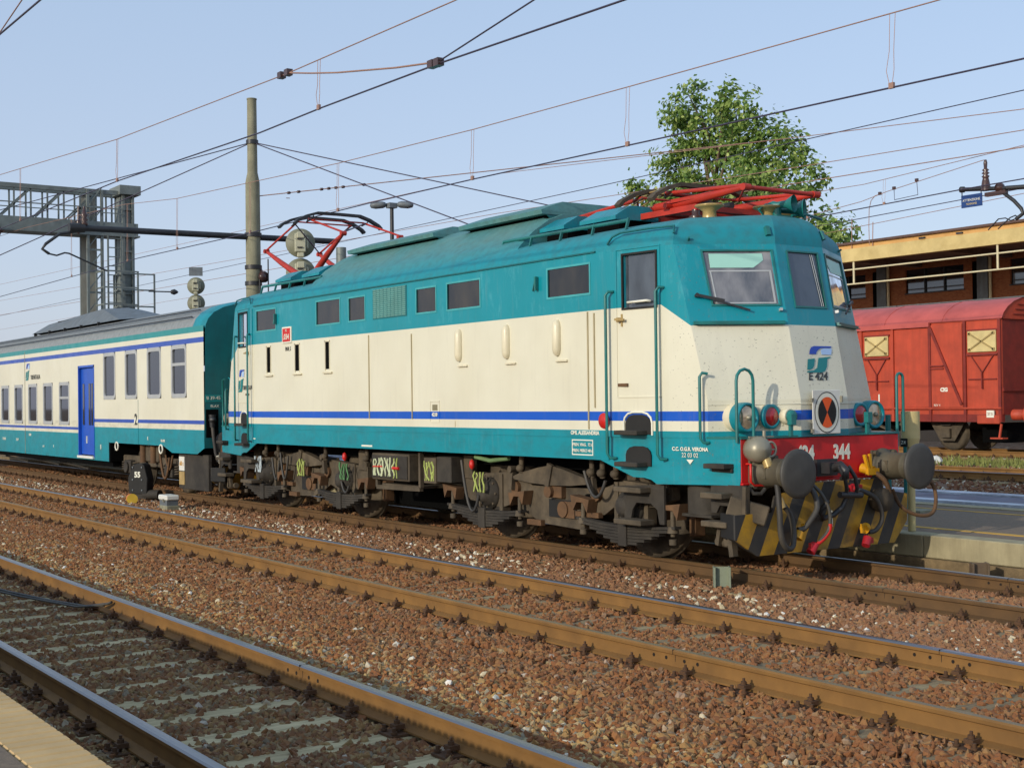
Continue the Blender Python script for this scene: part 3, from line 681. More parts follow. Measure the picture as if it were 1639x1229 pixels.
            part('jumper_pad', MB().bar(q(.94, 2.78, .0), q(.94, 2.78, .05), .03, .03), m_grey, loco)
    # nose base line bead
    bd = MB()
    pts = [(sx*(xA(1.8)), -ysd(6.42), 1.77), (sx*(xB(1.8)+.003), -YB, 1.77), (sx*(xB(1.8)+.003), YB, 1.77), (sx*xA(1.8), ysd(6.42), 1.77)]
    bd.tube(pts, .006, 5); part('panel_seam', bd, m_loco, loco)
    # footplate and buffer beam
    fp = MB(); pl = [(sx*6.40, -1.295, 1.415), (sx*6.862, -1.245, 1.415), (sx*6.862, 1.245, 1.415), (sx*6.40, 1.295, 1.415)]
    fp.prism(pl, (0, 0, .022)); part('footplate', fp, m_tealrail, loco)
    bb = MB(); bb.bx(min(sx*6.80, sx*6.85), max(sx*6.80, sx*6.85), -1.235, 1.235, .965, 1.412)
    bb.bx(min(sx*6.70, sx*6.87), max(sx*6.70, sx*6.87), -1.235, 1.235, .94, .965)
    beam = part('buffer_beam', bb, m_red, loco, .006)
    if sx > 0:
        text('number', '344', (6.853, .285, 1.232), (0, 1, 0), (0, 0, 1), .225, m_letter, beam, sx=.80, bold=.008)
        text('number', '424', (6.853, -.285, 1.232), (0, 1, 0), (0, 0, 1), .225, m_letter, beam, sx=.80, bold=.008)
    # buffers
    for y in (-.945, .945):
        hb = MB()
        hb.lathe([(.19, 0), (.19, .03), (.165, .05), (.15, .06), (.142, .34), (.15, .345), (.15, .36), (.115, .365), (.11, .47)], (sx*6.85, y, 1.07), (sx, 0, 0), 20)
        hb.bx(min(sx*6.85, sx*6.88), max(sx*6.85, sx*6.88), y-.19, y+.19, .90, 1.24)
        for a in (-1, 1):
            for b in (-1, 1): hb.cyl((sx*6.86, y+a*.155, 1.07+b*.14), (sx*6.92, y+a*.155, 1.07+b*.14), .03, n=6)
            hb.bar((sx*6.86, y+a*.1, 1.07), (sx*7.05, y+a*.14, 1.07), .02, .12)
        bo = part('buffer', hb, m_bufh, loco)
        part('buffer_head', MB().lathe([(.0, .46), (.10, .46), (.22, .485), (.250, .50), (.252, .515), (.245, .53), (.20, .54), (.0, .548)], (sx*6.85, y, 1.07), (sx, 0, 0), 36), m_buf, bo)
# plough, coupling, hoses (front end detailed, rear plain)
for sx in (1, -1):
    pg = MB(); po = [(-1.43, .65), (-1.43, .40), (-1.12, .215), (1.02, .205), (1.24, .44), (1.25, .74), (.86, .80), (.80, .93), (-.30, .93), (-.72, .84), (-.86, .82), (-.90, .65)]
    pg.prism([(sx*6.95, y, z) for y, z in po], (-sx*.025, 0, 0)); part('snow_plough', pg, m_plough, loco)
    part('plough_return', MB().prism([(sx*6.93, -1.43, .65), (sx*6.93, -1.43, .40), (sx*6.93, -1.12, .215), (sx*6.60, -1.30, .40), (sx*6.60, -1.30, .65)], (0, .02, 0)), m_black, loco)
hk = MB()
hk.bx(6.85, 7.02, -.10, .10, 1.02, 1.14).bx(6.85, 6.90, -.16, .16, .99, 1.17)
hk.tube([(7.0, -.02, 1.08), (7.10, -.02, 1.11), (7.17, -.02, 1.06), (7.17, -.02, .99), (7.10, -.02, .97)], [.05, .05, .045, .04, .02], 8)
part('draw_hook', hk, m_dark, loco)
ck = MB()
for y in (-.08, .08): ck.tube([(7.12, y, 1.10), (7.17, y+.05, .98), (7.15, y+.1, .86), (7.12, y+.12, .80)], .022, 8)
ck.cyl((7.12, -.06, .80), (7.12, .28, .78), .035).tube([(7.10, .10, .80), (7.06, .05, .66), (7.02, -.05, .58), (7.02, -.22, .55), (7.05, -.30, .62), (7.08, -.2, .74)], .03, 8)
part('screw_coupling', ck, m_dark, loco)
part('coupling_grease', MB().bx(6.952, 6.965, -.03, .0, .45, .62), m_letter, loco)
def hose(pts, r, mat, name='brake_hose', n=20):
    P = [Vector(p) for p in pts]; out = []
    for i in range(len(P)-1):
        a, b, c, d = P[max(i-1, 0)], P[i], P[i+1], P[min(i+2, len(P)-1)]
        for k in range(6):
            t = k/6; out.append(.5*((2*b)+(-a+c)*t+(2*a-5*b+4*c-d)*t*t+(-a+3*b-3*c+d)*t**3))
    out.append(P[-1]); return part(name, MB().tube(out, r, 8), mat, loco)
bell = MB(); bell.lathe([(.0, -.15), (.08, -.14), (.125, -.08), (.14, 0), (.125, .08), (.08, .13), (.0, .145)], (6.95, -1.10, 1.31), (1, -.2, 0), 18)
part('heating_socket', bell, m_alu, loco)
part('socket_ring', MB().tube([(7.06, -1.02+.075*math.cos(a), 1.31+.075*math.sin(a)) for a in [i*math.pi/8 for i in range(16)]], .014, 6, closed=True).bar((7.06, -1.09, 1.31), (7.06, -.95, 1.31), .015, .015).bx(6.92, 6.94, -1.2, -.85, 1.43, 1.445).cyl((6.93, -.98, 1.40), (6.93, -.98, 1.50), .018), m_alu, loco)
part('cable_gland', MB().cyl((7.02, -1.06, 1.24), (7.06, -1.05, 1.13), .05).cyl((7.06, -1.05, 1.14), (7.07, -1.04, 1.08), .036).cyl((7.02, -.86, .80), (7.05, -.84, .70), .036), m_brass, loco)
hose([(7.07, -1.04, 1.10), (7.12, -1.0, .95), (7.14, -.99, .70), (7.13, -.96, .42), (7.11, -.86, .29), (7.08, -.74, .30), (7.06, -.70, .45), (7.05, -.74, .62), (7.04, -.84, .74)], .030, m_rubber, 'heating_cable')
hose([(6.96, -.38, .92), (7.05, -.37, .82), (7.10, -.39, .68), (7.09, -.47, .56), (7.06, -.55, .47), (7.04, -.62, .46)], .030, m_rubber)
part('hose_cap', MB().cyl((7.05, -.60, .44), (7.05, -.64, .37), .05, .06).bx(7.03, 7.07, -.56, -.53, .42, .52), m_yellow, loco)
hose([(6.96, -.31, .92), (7.06, -.26, .80), (7.10, -.20, .62), (7.09, -.20, .45), (7.06, -.28, .34), (7.03, -.36, .27)], .020, m_rubber)
hose([(7.10, -.19, .50), (7.09, -.20, .42), (7.065, -.27, .335), (7.035, -.35, .28)], .023, m_redp, 'hose_sleeve')
part('hose_coupling', MB().cyl((7.03, -.35, .29), (7.03, -.42, .21), .045, .05).bx(7.02, 7.06, -.44, -.38, .24, .31), M('hose_red', '#a81824', .5), loco)
hose([(6.95, .30, .84), (7.06, .36, .82), (7.10, .52, .74), (7.10, .62, .60), (7.09, .64, .48), (7.06, .58, .38), (7.03, .50, .36)], .026, m_rubber)
part('hose_cap', MB().cyl((7.03, .46, .42), (7.05, .40, .40), .05, .055).bx(7.03, 7.06, .36, .40, .36, .46), m_yellow, loco)
part('hose_coupling', MB().cyl((7.03, .48, .30), (7.05, .42, .22), .05, .045).bx(7.03, 7.06, .44, .54, .24, .30), bpy.data.materials['hose_red'], loco)
part('angle_cock', MB().cyl((6.86, .33, .86), (7.04, .34, .84), .045).bx(6.96, 7.0, .26, .44, .80, .88), bpy.data.materials['hose_red'], loco)
part('angle_cock', MB().cyl((6.86, .60, 1.05), (7.0, .62, 1.02), .055).bx(6.98, 7.02, .52, .70, .98, 1.05).bar((7.0, .54, 1.04), (7.0, .48, 1.20), .035, .025).bar((7.0, .58, 1.05), (7.0, .565, 1.21), .03, .025), m_yellow, loco)
hose([(7.0, .66, 1.0), (7.07, .72, .92), (7.08, .78, .80), (7.06, .80, .68)], .028, m_rust)
part('valve_pot', MB().lathe([(.0, 0), (.12, .02), (.14, .10), (.12, .17), (.0, .18)], (6.93, .72, .70), (1, 0, 0), 16), m_under2, loco)
hose([(6.96, .98, .80), (7.04, 1.02, .62), (7.10, 1.18, .52), (7.14, 1.36, .50), (7.14, 1.48, .56), (7.12, 1.53, .72), (7.08, 1.50, .86), (7.0, 1.36, .92)], .022, m_rust)
part('sand_pipe_guard', MB().bar((6.72, -1.30, .74), (7.0, -1.02, .62), .16, .20), m_under2, loco, .012)
part('beam_chain', MB().tube([(6.9, -1.19, .93), (6.93, -1.15, .86), (6.95, -1.06, .85), (6.95, -1.0, .90)], .022, 7), m_buf, loco)
part('beam_grab', MB().tube([(6.86, -1.17, 1.16), (6.92, -1.17, 1.16), (6.92, -1.17, .98), (6.92, -1.12, .94), (6.92, -.7, .93)], .014, 7), m_redp, loco)
# lamps on the nose
for y, sgn in ((-1.0, -1), (1.0, 1)):
    hl = MB(); hl.lathe([(.0, -.30), (.09, -.27), (.14, -.18), (.155, -.08), (.155, .02)], (6.62, y, 1.635), (1, 0, 0), 22)
    ho = part('headlight', hl, m_cream, loco)
    part('bezel', MB().lathe([(.157, -.02), (.160, .05), (.158, .10), (.150, .115), (.128, .11), (.124, .09)], (6.62, y, 1.635), (1, 0, 0), 24), m_teal, ho)
    part('lens', MB().lathe([(.125, .09), (.08, .10), (.0, .105)], (6.62, y, 1.635), (1, 0, 0), 20), g_lens, ho)
    part('bulb', MB().lathe([(.0, .13), (.02, .12), (.03, .09), (.02, .06)], (6.63, y, 1.635), (1, 0, 0), 10), m_alu, ho)
    y2 = sgn*.70
    ml = MB(); ml.lathe([(.08, -.22), (.12, -.14), (.13, -.02), (.13, .01)], (6.73, y2, 1.64), (1, 0, 0), 20)
    mo = part('marker_lamp', ml, m_cream, loco)
    part('bezel', MB().lathe([(.132, .0), (.132, .045), (.124, .055), (.100, .05), (.096, .04)], (6.73, y2, 1.64), (1, 0, 0), 22), m_teal, mo)
    part('red_lens', MB().lathe([(.097, .042), (.05, .06), (.0, .065)], (6.73, y2, 1.64), (1, 0, 0), 18), g_red, mo)
    part('lamp_bracket', MB().bx(6.93, 6.96, sgn*.60-.025, sgn*.60+.025, 1.43, 1.56).bx(6.93, 6.99, sgn*.60-.04, sgn*.60+.04, 1.55, 1.67), m_tealrail, loco, .004)
part('multiple_socket', MB().lathe([(.0, -.05), (.085, -.05), (.085, .03), (.07, .05), (.07, .0)], (6.82, -.52, 1.64), (1, 0, 0), 16), m_cream, loco)
part('socket_cap', MB().lathe([(.068, .0), (.068, .07), (.055, .085), (.0, .09)], (6.83, -.52, 1.64), (1, 0, 0), 16), m_tealrail, loco)
# front hand rails
for (ya, yb, x, zt) in ((-1.27, -1.03, 6.83, 2.14), (1.28, 1.39, 6.80, 2.10)):
    r = (yb-ya)/2; yc = (ya+yb)/2
    pts = [(x, ya, 1.38), (x, ya, zt-r)]+[(x, yc-r*math.cos(a), zt-r+r*math.sin(a)) for a in (.5, 1.0, 1.57, 2.14, 2.64)]+[(x, yb, zt-r), (x, yb, 1.43)]
    part('front_hand_rail', MB().tube(pts, .017, 8), m_tealrail, loco)
# headcode plate with the orange and black roundel
px = 6.93
pl = MB().bx(px-.012, px, -.245, .185, 1.445, 1.915)
ep = part('end_plate', pl, m_white, loco, .004)
def ring(r0, r1, x, yc, zc, a0=0, a1=2*math.pi, n=36, ry=.86):
    mb = MB(); v = []; f = []
    for i in range(n+1):
        a = a0+(a1-a0)*i/n
        for r in (r0, r1): v.append((x, yc+r*ry*math.cos(a), zc+r*math.sin(a)))
    for i in range(n): f.append((2*i, 2*i+1, 2*i+3, 2*i+2))
    return mb.add(v, f)
yc, zc = -.03, 1.675
part('roundel_line', ring(.212, .222, px+.004, yc, zc), m_letterd, ep)
part('roundel_white', ring(.0, .208, px+.003, yc, zc), m_letter, ep)
for a0, mt in ((math.radians(57), m_orange), (math.radians(123), m_black), (math.radians(237), m_orange), (math.radians(303), m_black)):
    sp_ = math.radians(66 if mt is m_orange else 114)
    part('roundel_sector', ring(.0, .165, px+.008, yc, zc, a0, a0+sp_, 14), mt, ep)
part('plate_clip', MB().bx(px-.01, px+.02, -.28, -.245, 1.79, 1.83).bx(px-.01, px+.02, -.28, -.245, 1.46, 1.50).bx(px-.01, px+.02, .185, .21, 1.78, 1.85), m_alu, ep)
# logos
def logo(org, xd, zd, wd, ht, parent):
    X, Z = Vector(xd).normalized(), Vector(zd).normalized(); Nn = X.cross(Z); O = Vector(org)
    def poly(pts, m, nm):
        p3 = [O+X*(a*wd)+Z*(b*ht)+Nn*.003 for a, b in pts]; part(nm, MB().prism(p3, Nn*.002), m, parent)
    poly([(.185, .69), (.42, .69), (.45, .78), (.52, .86), (.63, .925), (.96, .935), (1.0, .995), (.40, 1.0), (.30, .96), (.24, .87)], m_bluec, 'logo_blue')
    poly([(.60, .68), (.93, .67), (.99, .91), (.68, .91), (.60, .84)], m_lblue, 'logo_pale')
    poly([(.11, .50), (.35, .53), (.29, .26), (.22, .15), (.12, .10), (.03, .10)], m_tealc, 'logo_teal')
    poly([(.48, .55), (.91, .60), (.88, .56), (.78, .52), (.72, .22), (.63, .05), (.5, 0), (0, 0), (.03, .055), (.25, .08), (.38, .18)], m_tealc, 'logo_teal')
nz = Vector((-.2, 0, 1)).normalized()
logo((xB(2.105)+.002, -.215, 2.105), (0, 1, 0), nz, .46, .295, loco)
text('lettering', 'E 424', (xB(2.06)+.004, -.055, 2.062), (0, 1, 0), nz, .125, m_letterd, loco, shear=.25, sx=1.05, bold=.003)
xs = Vector((-1, 0, 0)); sd = Vector((1, .11, 0)).normalized()
logo((-5.78, -ysd(5.78)-.004, 2.05), (1, -.11, 0), (0, 0, 1), .38, .40, loco)
text('lettering', 'TRENITALIA', (-5.22, -ysd(5.22)-.006, 2.12), (1, -.11, 0), (0, 0, 1), .11, m_letterd, loco, sx=.9)
text('lettering', 'OML ALESSANDRIA', (4.52, -HW-.005, 1.455), (1, 0, 0), (0, 0, 1), .062, m_letter, loco, bold=.002)
fb = MB()
for (a, b, c, d) in ((4.27, 4.67, 1.365, 1.378), (4.27, 4.67, 1.195, 1.208), (4.27, 4.282, 1.208, 1.365), (4.658, 4.67, 1.208, 1.365)): fb.bx(a, b, -HW-.006, -HW+.002, c, d)
part('brake_data_frame', fb, m_letter, loco)
text('lettering', 'FREN. VIAG.  72 t', (4.47, -HW-.006, 1.318), (1, 0, 0), (0, 0, 1), .05, m_letter, loco, bold=.001)
text('lettering', 'FREN. MERCI 48 t', (4.47, -HW-.006, 1.248), (1, 0, 0), (0, 0, 1), .05, m_letter, loco, bold=.001)
text('lettering', 'C.C. O.G.R. VERONA', (6.17, -ysd(6.17)-.006, 1.30), (1, .11, 0), (0, 0, 1), .055, m_letter, loco, bold=.002)
text('lettering', '22 03 02', (6.17, -ysd(6.17)-.006, 1.235), (1, .11, 0), (0, 0, 1), .066, m_letter, loco)
part('date_arrow', MB().prism([(6.12, -ysd(6.12)-.006, 1.19), (6.22, -ysd(6.22)-.006, 1.19), (6.17, -ysd(6.17)-.006, 1.14)], (0, .004, 0)), m_letter, loco)
rp = part('destination_plate', MB().bx(-3.68, -3.33, -HW-.02, -HW+.004, 2.84, 3.11), m_letter, loco, .004)
part('plate_face', MB().bx(-3.65, -3.36, -HW-.024, -HW-.018, 2.865, 3.085), m_redp, rp)
text('plate_lettering', '.034', (-3.505, -HW-.027, 2.94), (1, 0, 0), (0, 0, 1), .13, m_letter, rp, bold=.002)
text('plate_lettering', 'FS', (-3.505, -HW-.027, 3.045), (1, 0, 0), (0, 0, 1), .06, m_letter, rp)
text('lettering', 'PAVL S', (-3.48, -HW-.005, 2.74), (1, 0, 0), (0, 0, 1), .10, m_letterd, loco, sx=.7)
part('tail_disc', MB().lathe([(.0, 0), (.085, .0), (.09, .012), (.085, .024), (.0, .03)], (4.90, -HW-.012, 1.60), (0, -1, 0), 20), m_redp, loco)
for xx in (-3.93, 3.62):
    part('lamp_hook', MB().bar((xx, -HW-.03, 3.18), (xx, -HW-.03, 3.35), .04, .03).bar((xx-.08, -HW-.02, 3.18), (xx-.01, -HW-.03, 3.33), .02, .015), m_tealrail, loco)
part('stencil', MB().bx(-.95, -.62, -HW-.005, -HW+.002, 1.18, 1.205), m_letter, loco)
part('stencil', MB().bx(-4.93, -4.84, -HW-.005, -HW+.002, 1.22, 1.24), m_letter, loco)
# cab interiors
for sx in (-1, 1):
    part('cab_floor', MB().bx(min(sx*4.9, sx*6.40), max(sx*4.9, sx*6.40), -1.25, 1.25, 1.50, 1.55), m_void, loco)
    part('cab_bulkhead', MB().bx(sx*4.86-.02, sx*4.86+.02, -1.38, 1.38, 1.5, 3.6), M('cab_wall_paint', '#6f8a86', .6) if 'cab_wall_paint' not in bpy.data.materials else bpy.data.materials['cab_wall_paint'], loco)
    part('control_desk', MB().bx(min(sx*5.9, sx*6.35), max(sx*5.9, sx*6.35), -1.0, 1.0, 1.55, 2.62), m_dark, loco, .03)
    part('driver_seat', MB().bx(min(sx*5.25, sx*5.65), max(sx*5.25, sx*5.65), .35, .8, 2.2, 2.32).bx(min(sx*5.2, sx*5.3), max(sx*5.2, sx*5.3), .35, .8, 2.32, 2.95), M('seat_vinyl', '#8a5a3a', .6) if 'seat_vinyl' not in bpy.data.materials else bpy.data.materials['seat_vinyl'], loco, .03)
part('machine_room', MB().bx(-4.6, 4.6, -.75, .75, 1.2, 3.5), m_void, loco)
# roof
ring0 = []
for sx, sy in ((1, -1), (1, 1), (-1, 1), (-1, -1)):
    seq = [(4.95, HW, 0), (xA(ZT), ysd(xA(ZT)), 1), (xB(ZT), YB, 1)]
    pts = [(sx*a, sy*b, c) for a, b, c in seq]
    if (sx, sy) in ((1, 1), (-1, -1)): pts = pts[::-1]
    ring0 += pts
    if (sx, sy) == (1, 1) or (sx, sy) == (-1, -1):
        pass
lev = [(ZT, 0), (3.57, .008), (3.64, .04), (3.71, .10), (3.77, .19), (3.815, .31), (3.85, .47), (3.872, .66), (3.885, .9), (3.89, 1.2)]
rf = MB(); n = len(ring0); V = []
for z, d in lev:
    for x, y, c in ring0:
        yy = y*(1-d/HW); xx = x-(math.copysign(d*.42, x) if c else 0)
        V.append((xx, yy, z))
for i in range(n):        # one strip per facet so the edges of the nose stay crisp
    j = (i+1) % n; col = [V[k*n+i] for k in range(len(lev))]+[V[k*n+j] for k in range(len(lev))]; m = len(lev)
    rf.add(col, [(k, m+k, m+k+1, k+1) for k in range(m-1)], 0, True)
rf.add(V[-n:], [tuple(range(n))], 0, True)
part('roof', rf, m_roof, loco)
prof = [(1.395, 3.655), (1.25, 3.86), (1.03, 4.03), (.78, 4.22), (.55, 4.32), (.28, 4.345), (0, 4.35)]
prof = [(-a, b) for a, b in prof]+[(a, b) for a, b in prof[-2::-1]]
hp = MB(); xs_ = [-2.95, -2.78, 2.78, 2.95]; V = []
for x in xs_:
    for y, z in prof:
        e = abs(x) > 2.9
        V.append((x, y, z-.02 if not e else z-.06 if z < 3.9 else 3.86+(z-3.86)*.86))
n = len(prof); hp.add(V, [(k*n+i, (k+1)*n+i, (k+1)*n+i+1, k*n+i+1) for k in range(3) for i in range(n-1)], 0, False)
hp.add(V[:n], [tuple(range(n))], 0); hp.add(V[-n:], [tuple(range(n))[::-1]], 0)
part('roof_hump', hp, m_roof, loco)
def hood(name, x0, x1, yl, yr, zl, zr, lipw, inset=.14, open_mat=None):
    h = MB()
    sec = [(-yl, zl-.02), (-yl-.015, zl+.035), (-yr, zr), (yr, zr), (yl+.015, zl+.035), (yl, zl-.02)]
    V = [(x0, y, z) for y, z in sec]+[(x0+inset*0, y, z) for y, z in sec][:0]
    a = [(x0+(inset if z > zl+.05 else 0), y, z) for y, z in sec]; b = [(x1-(inset*.3 if z > zl+.05 else 0), y, z) for y, z in sec]
    n = len(sec); h.add(a+b, [(i, (i+1) % n, n+(i+1) % n, n+i) for i in range(n)]+[tuple(range(n))[::-1], tuple(range(n, 2*n))])
    o = part(name, h, m_roof, loco)
    part('hood_base', MB().bx(x0+.1, x1-.05, -yl+.12, yl-.12, zl-.2, zl+.01), m_void, o)
    part('hood_end', MB().prism([(x1-.03, -yl+.02, zl+.02), (x1-.03, yl-.02, zl+.02), (x1-.03, yl-.25, zl-.15), (x1-.03, -yl+.25, zl-.15)], (.02, 0, 0)), m_tealdark, o)
    return o
hood('roof_ventilator', .92, 2.92, .86, .50, 4.27, 4.435, .02)
hood('roof_ventilator', -2.45, .22, .86, .50, 4.265, 4.42, .02)
def hatch(x0, x1, sy):
    h = MB(mirror='y' if sy > 0 else None)
    sec = [(-.95, 3.985), (-.95, 4.03), (-.72, 4.16), (-.42, 4.16), (-.28, 4.05), (-.28, 3.99)]
    n = len(sec); a = [(x0+(.05 if z > 4.1 else 0), y, z) for y, z in sec]; b = [(x1, y, z) for y, z in sec]
    h.add(a+b, [(i, (i+1) % n, n+(i+1) % n, n+i) for i in range(n)]+[tuple(range(n))[::-1], tuple(range(n, 2*n))])
    o = part('roof_hatch', h, m_teal, loco)
    part('hatch_throat', MB(mirror='y' if sy > 0 else None).bx(x0+.04, x1-.04, -.86, -.36, 3.80, 4.012), m_void, o)
for sy in (-1, 1):
    for x0, x1 in ((2.98, 3.50), (3.82, 4.52), (-5.05, -4.42), (-3.98, -3.32)): hatch(x0, x1, sy)
    for s in (-1, 1):
        rr = MB(); xa, xb = (2.52, 5.05) if s > 0 else (-5.05, -2.75)
        rr.tube([(xa, sy*1.19, 3.905), (xb, sy*1.19, 3.89)], .022, 8)
        for k in range(5): x = xa+(xb-xa)*k/4; rr.bar((x, sy*1.19, 3.915), (x, sy*1.23, 3.78), .022, .03)
        part('roof_rail', rr, m_tealrail, loco)
# pantographs
def pantograph(cx, raised, s):
    base = MB()
    base.bx(cx-.75, cx+.75, -.56, -.48, 4.0, 4.07).bx(cx-.75, cx+.75, .48, .56, 4.0, 4.07)
    for x in (-.7, -.28, .28, .7): base.bx(cx+x-.04, cx+x+.04, -.5, .5, 4.0, 4.06)
    for x in (-.28, .28): base.cyl((cx+x, -.62, 4.10), (cx+x, .62, 4.10), .035)
    for y in (-.3, .3): base.cyl((cx-.25, y, 4.16), (cx+.25, y, 4.16), .055)
    po = part('pantograph', base, m_pant, loco)
    for a in (-1, 1):
        for b in (-1, 1): part('insulator', MB().lathe([(.05, -.22), (.07, -.15), (.05, -.12), (.09, -.08), (.05, -.05), (.05, .01)], (cx+a*.7, b*.52, 4.0), (0, 0, 1), 12), m_porc, po)
    if raised: EX, EZ, HZ, HX = 1.55, 4.69, 5.12, .32
    else: EX, EZ, HZ, HX = 1.54, 4.15, 4.29, .30
    for sgn in (-1, 1):
        la = MB()
        for y in (-.55, .55):
            la.tube([(cx+sgn*.28, y*.85, 4.12), (cx+sgn*(.28+(EX-.28)*.5), y*.95, 4.12+(EZ-4.12)*.5), (cx+sgn*EX, y, EZ)], [.062, .052, .03], 8)
            if not raised: la.bx(min(cx+sgn*.3, cx+sgn*EX), max(cx+sgn*.3, cx+sgn*EX), y-.012, y+.012, 4.13, 4.17)
        if not raised: la.cyl((cx+sgn*EX, -.58, EZ), (cx+sgn*EX, .58, EZ), .026)
        la.cyl((cx+sgn*EX, -.6, EZ), (cx+sgn*EX, -.5, EZ), .04).cyl((cx+sgn*EX, .5, EZ), (cx+sgn*EX, .6, EZ), .04).cyl((cx+sgn*.28, -.5, 4.12), (cx+sgn*.28, .5, 4.12), .05)
        part('lower_arm', la, m_pant, po)
        ua = MB()
        for y in (-.55, .55): ua.tube([(cx+sgn*EX, y, EZ+.02), (cx+sgn*HX*.7, y*.98, HZ-.03)], .018 if raised else .024, 7)
        ua.cyl((cx+sgn*HX*.7, -.55, HZ-.03), (cx+sgn*HX*.7, .55, HZ-.03), .014)
        part('upper_arm', ua, m_pant, po)
        ba = MB(); ba.tube([(cx+sgn*EX, -.55*sgn, EZ+.02), (cx+sgn*HX, .55*sgn, HZ-.05)], .013, 6)
        part('cross_brace', ba, m_cwire if raised else m_pant, po)
        hd = MB(); x = cx+sgn*HX
        yy = [-.86, -.80, -.62, -.42, 0, .42, .62, .80, .86]; zz = [HZ-.14, HZ-.08, HZ+.01, HZ+.07, HZ+.075, HZ+.07, HZ+.01, HZ-.08, HZ-.14]
        for i in range(len(yy)-1): hd.bar((x, yy[i], zz[i]), (x, yy[i+1], zz[i+1]), .10, .045)
        for y in (-.55, .55): hd.tube([(x-sgn*.1, y, HZ-.03), (x-.02*sgn, y-.07, HZ-.10), (x+.05*sgn, y, HZ-.05), (x, y+.06, HZ+.02)], .012, 6)
        part('collector_strip', hd, m_dark if raised else m_under2, po)
    sp_ = MB()
    for y in (-.2, .2): sp_.cyl((cx-.55, y, 4.13), (cx+.55, y, 4.13), .04)
    part('raising_spring', sp_, m_dark, po)
    if not raised:
        for k in range(4):
            part('head_horn', MB().tube([(cx-.55-.05*k, -.5+.12*k, 4.14), (cx-.70, -.55+.12*k, 4.22), (cx-.45, -.45+.1*k, 4.32), (cx-.1, -.35+.1*k, 4.36)], .011, 6), m_brass, po)
    return po
pantograph(-4.75, True, -1)
pantograph(4.75, False, 1)
for x, y in ((5.78, -.62), (5.78, .62), (6.02, .05), (-5.9, 0)):
    part('roof_insulator', MB().lathe([(.09, -.02), (.08, .06), (.075, .13), (.13, .17), (.17, .185), (.165, .20), (.08, .215), (.0, .22)], (x, y, 3.81), (0, 0, 1), 18), m_brass, loco)
hn = MB(); hn.cyl((6.12, .1, 3.86), (6.12, .1, 4.0), .05).bx(6.05, 6.2, .02, .3, 3.84, 3.90)
hn.lathe([(.03, -.12), (.05, -.05), (.035, .0), (.045, .10), (.10, .2)], (6.13, .10, 4.02), (.9, .35, 0), 14).lathe([(.03, -.1), (.04, 0), (.055, .1), (.12, .19)], (6.1, .30, 3.98), (.8, .5, 0), 14)
part('horn', hn, m_tealrail, loco)
part('roof_pipe', MB().tube([(6.2, .25, 3.9), (6.2, .5, 3.93), (6.15, .8, 3.90)], .016, 6).tube([(6.02, .0, 3.9), (6.05, -.12, 3.97), (6.1, -.05, 4.02), (6.12, .06, 3.98)], .014, 6), m_tealrail, loco)
# ------------------------------------------------ running gear
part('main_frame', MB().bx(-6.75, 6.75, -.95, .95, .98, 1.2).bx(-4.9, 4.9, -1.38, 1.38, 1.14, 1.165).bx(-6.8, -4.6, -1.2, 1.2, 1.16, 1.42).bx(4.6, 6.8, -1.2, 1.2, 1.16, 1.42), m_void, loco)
AX = [4.97, 2.05, -2.05, -4.97]
def wheelset(x, r, parent, gauge_y=.755, mats=None, z0=0.0):
    o = part('wheelset', MB().cyl((x, -1.0, r+z0), (x, 1.0, r+z0), .085), m_under, parent)
    for sy in (-1, 1):
        wv = MB(); p = [(.0, .0), (.18, .0), (.18, -.03), (r-.12, -.02), (r-.07, -.005), (r, .0), (r-.012, .09), (r+.028, .105), (r+.028, .135), (r-.08, .135), (r-.12, .08), (.2, .09), (.0, .09)]
        wv.lathe([(a, -b) for a, b in p], (x, sy*(gauge_y+.055), r+z0), (0, sy, 0), 40)
        wo = part('wheel', wv, m_under2, o)
    return o
for x in AX: wheelset(x, .60, loco)
def leaf(mb, x, y, zc, half, h, up=False, w=.10, nlv=6):
    """stack of leaves: longest first"""
    for k in range(nlv):
        hl = half*(1-k/nlv*.88); t = h/nlv
        z = zc-(k+1)*t if not up else zc+k*t
        cv = .05
        pts = [(-hl, cv*(hl/half)**2), (-hl*.5, cv*.25*(hl/half)**2), (0, 0), (hl*.5, cv*.25*(hl/half)**2), (hl, cv*(hl/half)**2)]
        sg = 1 if not up else -1
        for i in range(4):
            (a, b), (c, d) = pts[i], pts[i+1]
            mb.add([(x+a, y-w/2, z+sg*b), (x+c, y-w/2, z+sg*d), (x+c, y+w/2, z+sg*d), (x+a, y+w/2, z+sg*b), (x+a, y-w/2, z+sg*b+t*.88), (x+c, y-w/2, z+sg*d+t*.88), (x+c, y+w/2, z+sg*d+t*.88), (x+a, y+w/2, z+sg*b+t*.88)], [(0, 3, 2, 1), (4, 5, 6, 7), (0, 1, 5, 4), (2, 3, 7, 6), (1, 2, 6, 5), (3, 0, 4, 7)])
    return mb
